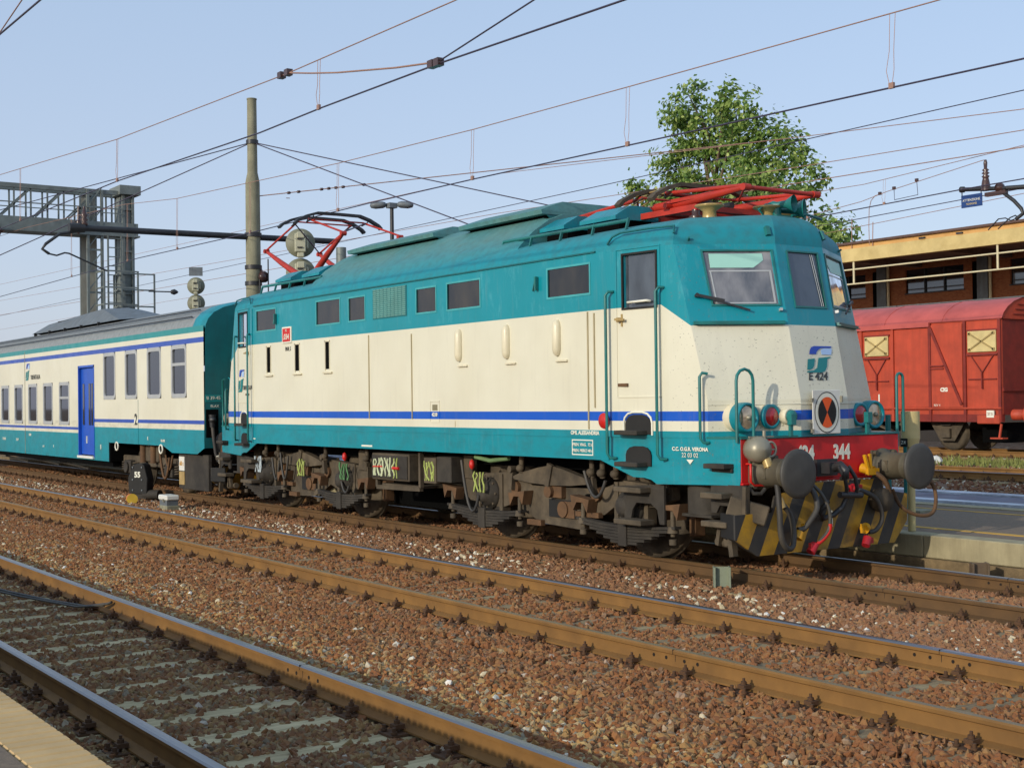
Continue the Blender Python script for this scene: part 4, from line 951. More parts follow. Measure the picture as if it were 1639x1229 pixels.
for sb in (1, -1):
    bc = sb*3.51
    for sy in (-1, 1):
        Y = sy*1.12
        fr = MB()
        # side frame with pierced pedestals
        zt = .80; fy = Y-sy*.05
        def slab(poly, y0=fy, th=.06, mat=m_under2, nm='bogie_frame', mb=None):
            q = mb or MB(); q.prism([(bc+sb*x, y0-sy*th, z) for x, z in poly], (0, sy*th*2, 0)); return q
        f = slab([(-2.15, .84), (-2.15, .62), (-1.95, .50), (-1.2, .44), (-.90, .52), (-.62, .40), (-.30, .30), (.55, .27), (.62, .46), (.95, .48), (1.2, .62), (1.9, .62), (2.15, .72), (2.15, .86), (1.3, .90), (.9, .78), (-.5, .76), (-.9, .92)])
        fo = part('bogie_frame', f, m_under2, loco)
        part('frame_window', MB().bx(bc-.13, bc+.42, Y+sy*.0-.02, Y+sy*.03, .395, .615) if sy < 0 else MB().bx(bc-.13, bc+.42, Y-.03, Y+.03, .395, .615), m_black, fo)
        part('pivot_drum', MB().cyl((bc+.18, Y-sy*.02, .50), (bc+.18, Y+sy*.06, .50), .10, n=16).bx(bc+.2, bc+.40, min(Y, Y+sy*.04), max(Y, Y+sy*.04), .40, .60), m_rust, fo)
        part('frame_hole', MB().cyl((bc+sb*.66, Y-sy*.02, .61), (bc+sb*.66, Y+sy*.025, .61), .105, n=18), m_void, fo)
        part('frame_lug', MB().bx(bc+sb*.66-.2, bc+sb*.66+.25, min(Y, Y+sy*.07), max(Y, Y+sy*.07), .44, .50).bx(bc-.55, bc-.25, min(Y, Y+sy*.07), max(Y, Y+sy*.07), .27, .34), m_rust, fo)
        # bolster leaf spring above the frame
        ls = MB(); Yl = Y+sy*.06
        ls.prism([(bc-.80, Yl-.05, .87), (bc-.66, Yl-.05, .915), (bc-.25, Yl-.05, 1.0), (bc, Yl-.05, 1.035), (bc+.25, Yl-.05, 1.0), (bc+.66, Yl-.05, .915), (bc+.80, Yl-.05, .87), (bc+.78, Yl-.05, .835), (bc+.4, Yl-.05, .80), (bc, Yl-.05, .79), (bc-.4, Yl-.05, .80), (bc-.78, Yl-.05, .835)], (0, .10, 0))
        lo = part('bolster_spring', ls, m_under2, loco)
        part('spring_buckle', MB().bar((bc+.03, Yl+sy*.05, 1.05), (bc-.05, Yl+sy*.05, .78), .10, .05, up=(0, 1, 0)), m_under2, lo)
        for s in (-1, 1): part('swing_link', MB().bar((bc+s*.82, Yl+sy*.03, .97), (bc+s*.86, Yl+sy*.03, .70), .07, .06, up=(0, 1, 0)).cyl((bc+s*.82, Yl+sy*.0, .96), (bc+s*.82, Yl+sy*.09, .96), .045, n=10), m_under2, lo)
        part('frame_pin', MB().cyl((bc-.03, Y, .71), (bc-.03, Y+sy*.13, .71), .075, n=14).bx(bc+.0, bc+.2, min(Y, Y+sy*.08), max(Y, Y+sy*.08), .64, .78), m_rust, fo)
        for a in (1, -1):
            x = bc+a*1.46
            # lower inverted axle spring
            sp_ = MB(); leaf(sp_, x, Y+sy*.10, .40, .88, .21)
            so = part('axle_spring', sp_, m_under, loco)
            part('spring_buckle', MB().bx(x-.075, x+.075, Y+sy*.10-.075, Y+sy*.10+.075, .165, .43), m_under, so, .008)
            for s in (-1, 1):
                part('spring_hanger', MB().cyl((x+s*.80, Y+sy*.10, .33), (x+s*.80, Y+sy*.10, .62), .028, n=8).cyl((x+s*.80, Y+sy*.10, .37), (x+s*.80, Y+sy*.10, .44), .07, .055, n=12).cyl((x+s*.80, Y+sy*.10, .24), (x+s*.80, Y+sy*.10, .30), .045, n=8), m_under2, so)
                part('hanger_bracket', MB().prism([(x+s*.62, Y+sy*.02, .66), (x+s*.98, Y+sy*.02, .70), (x+s*.93, Y+sy*.02, .52), (x+s*.86, Y+sy*.02, .62), (x+s*.74, Y+sy*.02, .62), (x+s*.66, Y+sy*.02, .50)], (0, sy*.14, 0)), m_rust, fo)
            bxm = MB(); bxm.bx(x-.22, x+.22, min(Y, Y-sy*.1), max(Y, Y-sy*.1), .40, .84)
            bxm.lathe([(.21, 0), (.21, .05), (.17, .07), (.17, .10), (.12, .12), (.11, .17), (.07, .19), (.0, .20)], (x, Y+sy*.0, .62), (0, sy, 0), 22)
            bo = part('axle_box', bxm, m_under, loco)
            for k in range(8): part('box_bolt', MB().cyl((x+.19*math.cos(k*.785), Y+sy*.05, .62+.19*math.sin(k*.785)), (x+.19*math.cos(k*.785), Y+sy*.075, .62+.19*math.sin(k*.785)), .018, n=6), m_under2, bo)
            part('box_guide', MB().bx(x-.30, x-.23, min(Y+sy*.03, Y-sy*.1), max(Y+sy*.03, Y-sy*.1), .40, .88).bx(x+.23, x+.30, min(Y+sy*.03, Y-sy*.1), max(Y+sy*.03, Y-sy*.1), .40, .88), m_under2, bo)
            part('brake_cylinder', MB().cyl((x-a*.62, Y-sy*.05, .72), (x-a*.62, Y+sy*.06, .72), .085, n=14), m_rust, loco)
            part('sand_box', MB().bx(x+a*.42, x+a*.66, min(Y-sy*.06, Y+sy*.03), max(Y-sy*.06, Y+sy*.03), .78, 1.10), m_under2, loco, .015)
            part('brake_block', MB().bx(x+a*.66, x+a*.76, sy*.70, sy*.86 if sy > 0 else sy*.70+.16, .30, .62) if sy > 0 else MB().bx(x+a*.66, x+a*.76, -.86, -.70, .30, .62), m_rust, loco, .01)
# under-floor boxes between the bogies
bx_ = MB().bx(-.73, .36, -1.40, -.7, .70, 1.09); b1 = part('battery_box', bx_, m_under2, loco, .012)
part('box_lid', MB().bx(-.70, .33, -1.42, -1.40, .73, 1.06), m_under, b1, .006)
part('box_hook', MB().cyl((-.64, -1.43, .89), (-.34, -1.43, .90), .012, n=6).cyl((-.05, -1.43, .885), (.12, -1.43, .885), .022, n=8), m_redp, b1)
def scrawl(x0, x1, z0, z1, y, n, m, par, r=.013):
    RC = random.Random(int(x0*100)+n)
    for k in range(n):
        x = x0+(x1-x0)*(k+.5)/n+RC.uniform(-.02, .02); pts = []; z = RC.uniform(z0, z0+.08)
        up = k % 2 == 0
        for q in range(6): pts.append((x+RC.uniform(-.025, .025)+.02*math.sin(q*1.3+k), y, z0+(z1-z0)*(q/5 if up else 1-q/5)*RC.uniform(.86, 1)))
        part('chalk_mark', MB().tube(pts, [r*RC.uniform(.6, 1.3) for _ in pts], 5), m, par)
scrawl(-.67, -.02, .76, 1.04, -1.423, 9, m_chalk, b1, .016)
scrawl(-.05, .06, .74, 1.05, -1.423, 2, m_chalkg, b1, .014)
part('box_frame', MB().bar((.53, -1.3, 1.12), (.53, -1.3, .62), .06, .05).bar((.53, -1.3, .60), (-.73, -1.3, .58), .06, .06).bar((-.73, -1.3, .58), (-.73, -1.3, .70), .05, .06).bx(-.6, .5, -1.3, -.6, .60, .64), m_under2, loco)
b2 = part('relay_box', MB().bx(.73, 1.05, -1.38, -.9, .70, 1.06), m_under2, loco, .01)
scrawl(.76, 1.03, .74, 1.02, -1.383, 6, m_chalkg, b2, .013)
part('equipment_box', MB().bx(1.05, 1.42, -1.36, -.7, .73, 1.08), m_under, loco, .01)
part('compressor_shade_block', MB().bx(-1.5, 1.7, -.6, .6, .25, 1.0), m_void, loco)  # black compressor block, deepened to stand in for shade between the bogies
for xx, m in ((1.9, m_chalkg), (-3.45, m_chalkg), (-1.95, M('chalk_green', '#5c8a58', .8)), (-5.15, M('paint_smear', '#b9c4c8', .7))):
    scrawl(xx, xx+.30, .64, .92, -1.325, 4, m, loco, .015)
for xx in (1.95, -1.68): part('red_tag', MB().lathe([(.0, -.07), (.032, -.04), (.04, 0), (.03, .05), (.0, .07)], (xx, -1.36, 1.0), (0, 0, 1), 12), m_redp, loco)
def sag(p0, p1, d, n=8):
    p0, p1 = Vector(p0), Vector(p1); return [p0.lerp(p1, i/n)-Vector((0, 0, d*4*(i/n)*(1-i/n))) for i in range(n+1)]
for p0, p1, d in (((1.66, -1.34, 1.05), (2.05, -1.32, .60), .42), ((-4.15, -1.3, 1.0), (-3.85, -1.3, .95), .42), ((-1.95, -1.28, .6), (-1.7, -1.28, .55), .14), ((4.3, -1.3, 1.0), (4.7, -1.3, .9), .25), ((-4.6, -1.25, .9), (-4.3, -1.25, .85), .35)):
    part('flexible_hose', MB().tube(sag(p0, p1, d), .020, 7), m_rubber, loco)
part('air_pipe', MB().tube([(1.95, -1.3, 1.1), (2.3, -1.3, 1.06), (2.7, -1.28, 1.1)], .03, 7), M('pipe_green', '#6e8a5c', .6), loco)
for x in (-4.9, -4.4, -2.6, -1.2, 2.9, 4.35, 4.55, 4.8): part('air_valve', MB().cyl((x, -1.22, 1.14), (x, -1.22, .92), .035, n=8).lathe([(.0, -.06), (.05, -.03), (.06, 0), (.05, .03), (.0, .06)], (x, -1.24, .98), (0, 0, 1), 10), m_under2, loco)
# steps below the cab
for sx in (1, -1):
    mk = lambda: MB(mirror='x' if sx < 0 else None)
    st = part('cab_step', mk().prism([(5.02, -1.30, .86), (5.72, -1.30, .90), (5.72, -1.30, .46), (5.64, -1.30, .46), (5.60, -1.30, .62), (5.50, -1.30, .68), (5.25, -1.30, .68), (5.18, -1.30, .60), (5.14, -1.30, .46), (5.04, -1.30, .46)], (0, .03, 0)), m_under, loco)
    for z in (.83, .47): part('step_tread', mk().bx(5.03, 5.50, -1.46, -1.25, z-.03, z+.03), m_under2, st, .008)
    part('brake_reservoir', mk().cyl((5.82, -1.10, .90), (6.40, -1.10, .90), .01, n=6).cyl((6.12, -1.02, .60), (6.12, -1.02, .92), .22, n=20).bx(5.90, 6.38, -1.22, -.9, .57, .60), m_under, loco)
    sr = part('shunter_step', mk().prism([(6.42, -1.26, .94), (6.94, -1.26, .94), (6.94, -1.26, .46), (6.86, -1.26, .46), (6.84, -1.26, .66), (6.72, -1.26, .72), (6.55, -1.26, .72), (6.50, -1.26, .64), (6.42, -1.26, .64)], (0, .03, 0)), m_under, loco)
    part('step_tread', mk().bx(6.42, 6.74, -1.42, -1.22, .80, .86), m_under2, sr, .008)
    part('step_tread', mk().bx(6.38, 6.76, -1.38, -1.20, .50, .56), m_under2, sr, .008)
    part('step_leg', mk().bar((6.74, -1.30, .52), (6.79, -1.30, .21), .07, .06).bar((6.52, -1.22, .5), (6.48, -1.22, .30), .05, .05).bar((6.58, -1.22, .5), (6.62, -1.22, .30), .04, .05).cyl((6.4, -1.15, .33), (6.75, -1.15, .30), .05, n=8).bar((6.92, -1.24, .93), (6.90, -1.24, .42), .06, .05), m_under2, sr)
# ================================================================== COACH
coach = thing('passenger_coach', 'cream and teal passenger coach with blue door coupled behind the locomotive', 'railway coach', (0, 0, 0))
CW, CX, CL = 1.365, -7.42, -33.5
SH = -.10
upw = [(a+SH, b+SH) for a, b in ((-13.38, -12.53), (-11.88, -11.09), (-10.47, -9.63), (-9.05, -8.21))]
low = [(-16.90+SH-1.43*i, -16.03+SH-1.43*i) for i in range(9)]
DX0, DX1 = -15.28+SH, -14.07+SH
for sy in (-1, 1):
    P = lambda x, z, sy=sy: (x, sy*CW, z)
    up = MB(); up.patch(P, [DX1, CX], [1.0, 3.35], [(a, b, 1.97, 3.03) for a, b in upw], .03, (0, -sy, 0), flip=sy > 0)
    sk = [(DX1, 1.0), (DX1, .57), (-13.13, .57), (-13.13, 1.0)]
    up.add([(x, sy*CW, z) for x, z in sk], [(0, 1, 2, 3)])
    up.add([(x, sy*CW, z) for x, z in ((-9.64, 1.0), (-9.14, .87), (-7.78, .88), (CX, 1.18), (CX, 1.2), (-9.64, 1.2))], [(0, 1, 2, 3, 4, 5)]) if False else None
    up.add([(x, sy*CW, z) for x, z in ((-9.64, 1.0), (-9.14, .87), (-7.78, .88), (CX, 1.0))], [(0, 1, 2, 3)])
    part('body_side', up, m_coach, coach)
    lo = MB(); lo.patch(P, [CL, DX0], [.57, 3.35], [(a, b, 1.37, 2.43) for a, b in low], .03, (0, -sy, 0), flip=sy > 0)
    lo.patch(P, [DX0, DX1], [2.78, 3.35], flip=sy > 0); lo.patch(P, [DX0, DX1], [.57, .62], flip=sy > 0)
    part('body_side', lo, m_coachlow, coach)
    for i, (a, b, z0, z1) in enumerate([(a, b, 1.97, 3.03) for a, b in upw]+[(a, b, 1.37, 2.43) for a, b in low]):
        e = .07; y = sy*(CW+.008); fr = MB()
        r_ = .1
        def rr(x0, x1, za, zb, r):
            o = []
            for cx_, cz_, a0 in ((x1-r, zb-r, 0), (x0+r, zb-r, 90), (x0+r, za+r, 180), (x1-r, za+r, 270)):
                for k in range(4): t_ = math.radians(a0+30*k); o.append((cx_+r*math.cos(t_), cz_+r*math.sin(t_)))
            return o
        A_, B_ = rr(a, b, z0, z1, .12), rr(a+e, b-e, z0+e*1.2, z1-e*1.2, .06); n = len(A_)
        v = [(x, y, z) for x, z in A_]+[(x, y, z) for x, z in B_]+[(x, y-sy*.035, z) for x, z in B_]+[(x, y-sy*.03, z) for x, z in A_]
        f = [(k, (k+1) % n, n+(k+1) % n, n+k) for k in range(n)]+[(n+k, n+(k+1) % n, 2*n+(k+1) % n, 2*n+k) for k in range(n)]+[(3*n+k, 3*n+(k+1) % n, (k+1) % n, k) for k in range(n)]
        fr.add(v, f); wo = part('window', fr, m_grey, coach)
        part('pane', MB().bx(a+.05, b-.05, y-sy*.030-.003, y-sy*.030+.003, z0+.06, z1-.06), g_coach, wo)
        if i in (3, 4): part('transom', MB().bx(a+e, b-e, y-sy*.03, y-sy*.03+.028, z1-.42, z1-.36) if sy > 0 else MB().bx(a+e, b-e, y, y+.03, z1-.42, z1-.36), m_grey, wo)
        if i in (0, 1, 2, 5, 6): part('curtain', MB().bx(a+.08, b-.1, y-sy*.12-.01, y-sy*.12+.01, z1-(.3 if i % 2 else .16), z1-.06), bpy.data.materials['logo_teal'] if i != 1 else bpy.data.materials['blue_door_paint'], wo)
# doors
do = part('coach_door', MB().bx(DX0+.02, DX1-.02, -CW+.10, -CW+.14, .66, 2.74), m_blue, coach)
part('door_surround', MB().bx(DX0-.01, DX0+.03, -CW-.012, -CW+.12, .62, 2.78).bx(DX1-.03, DX1+.01, -CW-.012, -CW+.12, .62, 2.78).bx(DX0-.01, DX1+.01, -CW-.012, -CW+.12, 2.74, 2.79), m_blue, do)
part('door_leaf', MB().bx(DX0+.05, DX0+.58, -CW+.05, -CW+.10, .68, 2.72).bx(DX0+.62, DX1-.05, -CW+.02, -CW+.08, .68, 2.72), m_blue, do, .01)
for a in (.20, .76, .95): part('door_glass', MB().bx(DX0+a, DX0+a+.11, -CW+(.035 if a < .5 else .005), -CW+.06, 1.38, 2.36), g_coach, do, .004)
part('door_handle', MB().bx(DX0+.60, DX0+.63, -CW-.01, -CW+.03, .95, 1.12), m_letter, do)
part('door_sill', MB().bx(DX0, DX1, -CW-.05, -CW+.1, .60, .655), m_white, do)
# roof
rp = [(1.365, 3.30), (1.355, 3.37), (1.30, 3.50), (1.18, 3.63), (.98, 3.74), (.7, 3.82), (.35, 3.87), (0, 3.885)]
rp = [(-a, b) for a, b in rp]+rp[-2::-1]
n = len(rp)
rf = MB(); V2 = [(CL, y, z) for y, z in rp]+[(CX-.55, y, z) for y, z in rp]
rf.add(V2, [(i, n+i, n+i+1, i+1) for i in range(n-1)], 0, True); part('roof', rf, m_croof, coach)
ec = MB(); V2 = [(CX-.55, y, z) for y, z in rp]+[(CX-.12, y, z) for y, z in rp]+[(CX, y*.97, 3.3+(z-3.3)*.93) for y, z in rp]
ec.add(V2, [(k*n+i, (k+1)*n+i, (k+1)*n+i+1, k*n+i+1) for k in range(2) for i in range(n-1)], 0, True)
part('roof_end', ec, m_teal, coach)
part('end_wall', MB().prism([(CX-.02, y*.97, 3.3+(z-3.3)*.93) for y, z in rp]+[(CX-.02, 1.36, 1.0), (CX-.02, -1.36, 1.0)], (.02, 0, 0)), m_tealdark, coach)
for y, z in ((-1.37, 3.56), (-1.2, 3.70)): part('roof_seam', MB().bx(CL, CX-.7, y-.012+.05, y+.02+.05, z-.015, z+.004), bpy.data.materials['dark_steel'], coach)
part('panel_seam', MB().bx(-11.05+SH, -11.04+SH, -CW-.004, -CW+.002, 1.0, 1.95), m_tealdark, coach); part('panel_seam', MB().bx(-20.2, -20.17, -CW-.006, -CW+.002, .57, 3.3), M('seam_grey', '#8f8a76', .6), coach)
# roof canopy
rc = MB(); xa, xb = -21.4, -13.6
b0 = [(xa, -.85, 3.84), (xb-.3, -.85, 3.84), (xb, .0, 3.90), (xb-.3, .85, 3.84), (xa, .85, 3.84)]
t0_ = [(xa+.5, -.52, 4.10), (xb-2.6, -.50, 4.24), (xb-2.2, 0, 4.26), (xb-2.6, .50, 4.24), (xa+.5, .52, 4.10)]
rc.add(b0+t0_, [(0, 1, 6, 5), (1, 2, 7, 6), (2, 3, 8, 7), (3, 4, 9, 8), (4, 0, 5, 9), (5, 6, 7, 8, 9)])
cano = part('roof_canopy', rc, m_greyp, coach)
part('canopy_grille', MB().bx(xa+1.5, xb-4.2, -.56, -.50, 4.06, 4.13), m_black, cano)
for k in range(5): part('canopy_foot', MB().bx(xa+.4+k*1.4, xa+.45+k*1.4, -.9, -.82, 3.70, 3.86), m_black, cano)
# end fittings
part('jumper_recess', MB().bx(CX-.02, CX+.006, -1.33, -1.08, 1.20, 1.74), m_void, coach)
part('jumper_plug', MB().cyl((CX+.05, -1.22, 1.64), (CX+.05, -1.22, 1.40), .07, .05, n=12).lathe([(.0, -.08), (.06, -.05), (.075, 0), (.06, .05), (.0, .08)], (CX+.06, -1.22, 1.54), (1, 0, 0), 12), m_dark, coach)
part('jumper_hose', MB().tube([(CX+.06, -1.22, 1.40), (CX+.07, -1.20, 1.15), (CX+.08, -1.17, .90), (CX+.10, -1.12, .74)], .035, 8), m_rubber, coach)
part('hose_tip', MB().cyl((CX+.10, -1.14, .86), (CX+.12, -1.06, .64), .045, .03, n=8), m_letter, coach)
part('data_plate', MB().bx(CX, CX+.012, -1.34, -1.0, 1.88, 2.02), m_tealc, coach); text('lettering', 'B 39-45', (CX+.02, -1.18, 1.955), (0, 1, 0), (0, 0, 1), .09, m_letter, coach)
text('lettering', 'BLAX', (CX+.006, -1.15, 1.80), (0, 1, 0), (0, 0, 1), .07, m_letter, coach)
for y in (-.86, -.62): part('end_grab_rail', MB().tube([(CX, y, 2.34), (CX+.08, y, 2.32), (CX+.08, y, 1.2), (CX, y, 1.18)], .016, 7), m_teal, coach)
gw = MB()
for y in (-.62, .62): gw.cyl((CX+.14, y, 1.3), (CX+.14, y, 3.30), .11, n=14)
gw.cyl((CX+.14, -.62, 3.32), (CX+.14, .62, 3.32), .12, n=14)
part('gangway_bellows', gw, m_rubber, coach); part('gangway_plate', MB().bx(CX, CX+.05, -.55, .55, 1.2, 3.25), m_void, coach)
for y in (-.945, .945):
    part('buffer', MB().lathe([(.15, -.40), (.14, -.06), (.22, -.05), (.225, -.02), (.0, -.01)], (CX+.02, y, 1.07), (1, 0, 0), 20), m_dark, coach)
part('headstock', MB().bx(CX-.55, CX-.35, -1.3, 1.3, .85, 1.2), m_void, coach)
text('lettering', '2', (-11.18+SH, -CW-.008, 1.52), (1, 0, 0), (0, 0, 1), .33, m_letterd, coach, bold=.008)
part('figure_ground', MB().prism([(-11.32+SH, -CW-.004, 1.44), (-11.08+SH, -CW-.004, 1.44), (-11.03+SH, -CW-.004, 1.56), (-11.27+SH, -CW-.004, 1.56)], (0, .003, 0)), m_letter, coach)
logo((-20.0+SH, -CW-.003, 2.53), (1, 0, 0), (0, 0, 1), .42, .45, coach); text('lettering', 'TRENITALIA', (-19.05+SH, -CW-.006, 2.60), (1, 0, 0), (0, 0, 1), .17, m_letterd, coach)
for s_, x, z, h in (('36500', -19.6, 1.08, .09), ('FS 50 83', -22.3, .93, .10), ('21-39', -20.9, .93, .10), ('AUT. T', -18.3, .80, .06), ('R', -17.4, .82, .09), ('R', -10.45, 1.13, .10), ('KE-GPR', -9.55, 1.10, .07), ('II', -13.6, .88, .16)):
    text('lettering', s_, (x+SH, -CW-.006, z), (1, 0, 0), (0, 0, 1), h, m_letter, coach, bold=.002)
for x in (-12.55, -9.75): part('drain_loop', MB().tube([(x+.1*math.cos(k*.7), -CW-.01, .93+.09*math.sin(k*.7)) for k in range(9)], .018, 6, closed=True), m_letter, coach)
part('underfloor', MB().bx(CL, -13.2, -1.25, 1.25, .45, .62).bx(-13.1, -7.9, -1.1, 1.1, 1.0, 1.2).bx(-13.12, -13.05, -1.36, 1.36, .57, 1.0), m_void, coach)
bc = -11.1
cb = part('coach_bogie', MB().bx(bc-1.9, bc+1.9, -1.08, -.98, .50, .72).bx(bc-.5, bc+.5, -1.14, -.95, .62, .98).bx(bc-1.9, bc+1.9, .98, 1.08, .50, .72).bx(bc-.2, bc+.2, -1, 1, .5, .7), m_under2, coach, .02)
for a in (-1.28, 1.28):
    wheelset(bc+a, .46, coach)
    part('axle_box', MB().bx(bc+a-.2, bc+a+.2, -1.2, -1.0, .34, .62).cyl((bc+a, -1.2, .46), (bc+a, -1.25, .46), .12, n=14), m_under, cb, .012)
    for s in (-.36, .36):
        for k in range(4): part('coil_spring', MB().tube([(bc+a+s+.09*math.cos(q*.8), -1.1+.09*math.sin(q*.8), .38+.05*k+.05*q/8) for q in range(9)], .016, 5), m_under2, cb)
for s in (-.32, .32): part('damper', MB().cyl((bc+s, -1.16, .60), (bc+s, -1.16, 1.0), .075, n=12), m_rust, cb)
part('brake_hose', MB().tube(sag((bc+.9, -1.25, 1.0), (bc+1.5, -1.25, .75), .55, 12), .028, 7), m_rust, coach); part('brake_hose', MB().tube(sag((bc+1.2, -1.22, .8), (bc+1.6, -1.22, .8), .3, 10), .022, 7), m_rust, coach)
part('end_shield', MB().bx(-9.05, -7.5, -1.26, -1.18, .16, .86), m_under, coach, .01)
part('shield_sign', MB().bx(-9.0, -8.72, -1.275, -1.262, .52, .80), m_white, coach); part('shield_sign', MB().bx(-9.0, -8.72, -1.275, -1.262, .24, .50), M('tan_plate', '#a88d5a', .7), coach)
text('lettering', '60 t', (-8.86, -1.28, .66), (1, 0, 0), (0, 0, 1), .13, m_yellow, coach)
for x, z in ((-17, .3), (-19.5, .32), (-22.5, .30)): part('truss_bar', MB().bar((x-1.2, -1.0, z+.1), (x+1.2, -1.0, z), .04, .04), m_under, coach)
for a_, b_ in upw+low[:6]:
    zc = 1.95 if a_ > -14.5 else 1.35
    part('seat', MB().bx(a_+.1, a_+.5, -1.15, -.25, zc-.3, zc+.55).bx(b_-.2, b_+.1, .3, 1.15, zc-.3, zc+.5), m_tealc, coach, .05)
part('coach_floor', MB().bx(CL, -13.3, -1.3, 1.3, .64, .70).bx(-13.3, CX-.1, -1.3, 1.3, 1.22, 1.28), m_void, coach)
part('ceiling', MB().bx(CL, CX-.1, -1.3, 1.3, 3.2, 3.24), m_white, coach)
# between coach and locomotive
part('coupling_hose', MB().tube(sag((-6.9, -1.12, 1.6), (-7.25, -1.1, .9), .22, 12), .035, 8), m_rubber, loco)
part('coupling_hose', MB().tube([(-6.85, -1.15, 1.45), (-6.95, -1.16, 1.2), (-7.15, -1.14, .8), (-7.1, -1.1, .55), (-6.9, -1.1, .5)], .03, 8), m_rust, loco)
part('coupling_gland', MB().cyl((-6.85, -1.13, 1.62), (-6.95, -1.13, 1.50), .07, n=10), m_alu, loco)
part('end_hand_rail', MB().tube([(-6.75, -1.22, 2.3), (-6.9, -1.2, 2.3), (-6.9, -1.2, 1.4), (-6.75, -1.22, 1.38)], .016, 7), m_tealrail, loco)
# ================================================================== GOODS WAGON
WY = 21.5; wag = thing('goods_wagon', 'red covered goods wagon with rounded roof and cream vent flaps', 'railway wagon', (0, 0, 0))
WR, WL_ = -5.97, -17.0
part('body_side', MB().bx(WL_, WR, WY, WY+.05, 1.25, 3.98), m_wred, wag); part('body_side', MB().bx(WL_, WR, WY+2.75, WY+2.8, 1.25, 3.98), m_wred, wag)
part('end_wall', MB().bx(WR-.05, WR, WY+.05, WY+2.75, 1.25, 4.0), m_wredd, wag); part('end_wall', MB().bx(WL_, WL_+.05, WY+.05, WY+2.75, 1.25, 4.0), m_wredd, wag)
arc = [(-1.48, 3.97), (-1.40, 4.12), (-1.2, 4.30), (-.9, 4.46), (-.5, 4.58), (0, 4.62), (.5, 4.58), (.9, 4.46), (1.2, 4.30), (1.4, 4.12), (1.48, 3.97)]
ry = WY+1.4; rf = MB(); n = len(arc)
rf.add([(WL_-.08, ry+a, b) for a, b in arc]+[(WR+.08, ry+a, b) for a, b in arc], [(i, n+i, n+i+1, i+1) for i in range(n-1)], 0, True); part('roof', rf, m_wroof, wag)
part('roof_end', MB().prism([(WR+.05, ry+a*.99, b-.02) for a, b in arc], (-.03, 0, 0)), m_wred, wag)
part('roof_end', MB().prism([(WL_-.05, ry+a*.99, b-.02) for a, b in arc], (.03, 0, 0)), m_wred, wag)
for x in (-7.9, -10.0, -12.2, -14.4): part('roof_rib', MB().tube([(x, ry+a*1.003, b+.004) for a, b in arc], .012, 5), m_wroof, wag)
part('eave_rail', MB().bx(WL_, -8.36, WY-.10, WY, 3.84, 3.97).bx(-8.36, WR+.05, WY-.05, WY, 3.95, 3.99), m_wroof, wag)
for k in range(3): part('end_louvre', MB().bx(WR+.06, WR+.08, ry-.95+k*.12, ry+.95-k*.12, 4.08+.14*k, 4.10+.14*k), m_wredd, wag)
part('end_post', MB().bx(WR, WR+.09, ry-.06, ry+.06, 1.25, 4.5), m_wred, wag)
part('end_rail', MB().bx(WR, WR+.06, WY, WY+2.8, 1.92, 2.0), m_wredd, wag)
for x in (WR-.05, -7.17, -8.38, -9.74, -10.95): part('side_post', MB().bx(x-.045, x+.045, WY-.06, WY, 1.05, 3.95), m_wredd if x > -9 else m_wred, wag)
part('sill', MB().bx(WL_, WR, WY-.03, WY+.1, 1.05, 1.27), m_wredd, wag); part('sill_edge', MB().bx(WL_, WR, WY-.09, WY, 1.42, 1.47), m_wred, wag)
part('sliding_door', MB().bx(-8.30, -7.22, WY-.09, WY-.04, 1.45, 3.88), m_wred, wag, .01)
part('door_brace', MB().bar((-8.30, WY-.11, 3.80), (-7.24, WY-.11, 1.55), .08, .05, up=(0, 1, 0)), m_wredd, wag)
part('door_handle', MB().bx(-8.35, -7.85, WY-.14, WY-.1, 2.66, 2.70).bx(-8.35, -7.85, WY-.13, WY-.09, 2.58, 2.62), m_wredd, wag)
part('side_panel', MB().bx(-9.68, -8.44, WY-.02, WY, 1.48, 3.80), m_wred, wag)
for (a, b) in ((-7.06, -6.12), (-10.80, -9.90)):
    z0, z1 = 3.04, 3.64
    vf = part('vent_flap', MB().bx(a, b, WY-.06, WY-.01, z0, z1), m_cream2, wag, .012)
    part('vent_frame', MB().bx(a-.04, b+.04, WY-.05, WY, z1, z1+.05).bx(a-.04, b+.04, WY-.07, WY, z0-.10, z0-.04), m_wredd, vf)
    vb = MB()
    for p, q in (((a+.06, z0+.06), (b-.06, z1-.06)), ((a+.06, z1-.06), (b-.06, z0+.06))): vb.bar((p[0], WY-.075, p[1]), (q[0], WY-.075, q[1]), .04, .03, up=(0, 1, 0))
    for cx_ in (a+.07, b-.07):
        for cz_ in (z0+.07, z1-.07): vb.bx(cx_-.04, cx_+.04, WY-.09, WY-.06, cz_-.04, cz_+.04)
    part('flap_brace', vb, M('flap_brace_tan', '#a08a58', .6) if 'flap_brace_tan' not in bpy.data.materials else bpy.data.materials['flap_brace_tan'], vf)
    m_ = (a+b)/2
    part('flap_lever', MB().bar((a+.1, WY-.04, z0-.1), (m_, WY-.04, 2.45), .025, .025).bar((b-.1, WY-.04, z0-.1), (m_, WY-.04, 2.45), .025, .025).bar((m_, WY-.05, 2.5), (m_, WY-.05, 2.0), .05, .04).bar((a, WY-.04, 2.27), (b, WY-.04, 2.27), .02, .03), m_wredd, wag)
text('lettering', 'CIG', (-7.85, WY-.095, 1.98), (1, 0, 0), (0, 0, 1), .15, m_letter, wag, bold=.01)
text('lettering', 'REV 4', (-8.1, WY-.095, 1.53), (1, 0, 0), (0, 0, 1), .09, m_letter, wag); text('lettering', '1', (-10.3, WY-.01, 1.75), (1, 0, 0), (0, 0, 1), .3, m_letter, wag, bold=.01); text('lettering', 'FS TC', (-10.35, WY-.01, 1.52), (1, 0, 0), (0, 0, 1), .12, m_letter, wag)
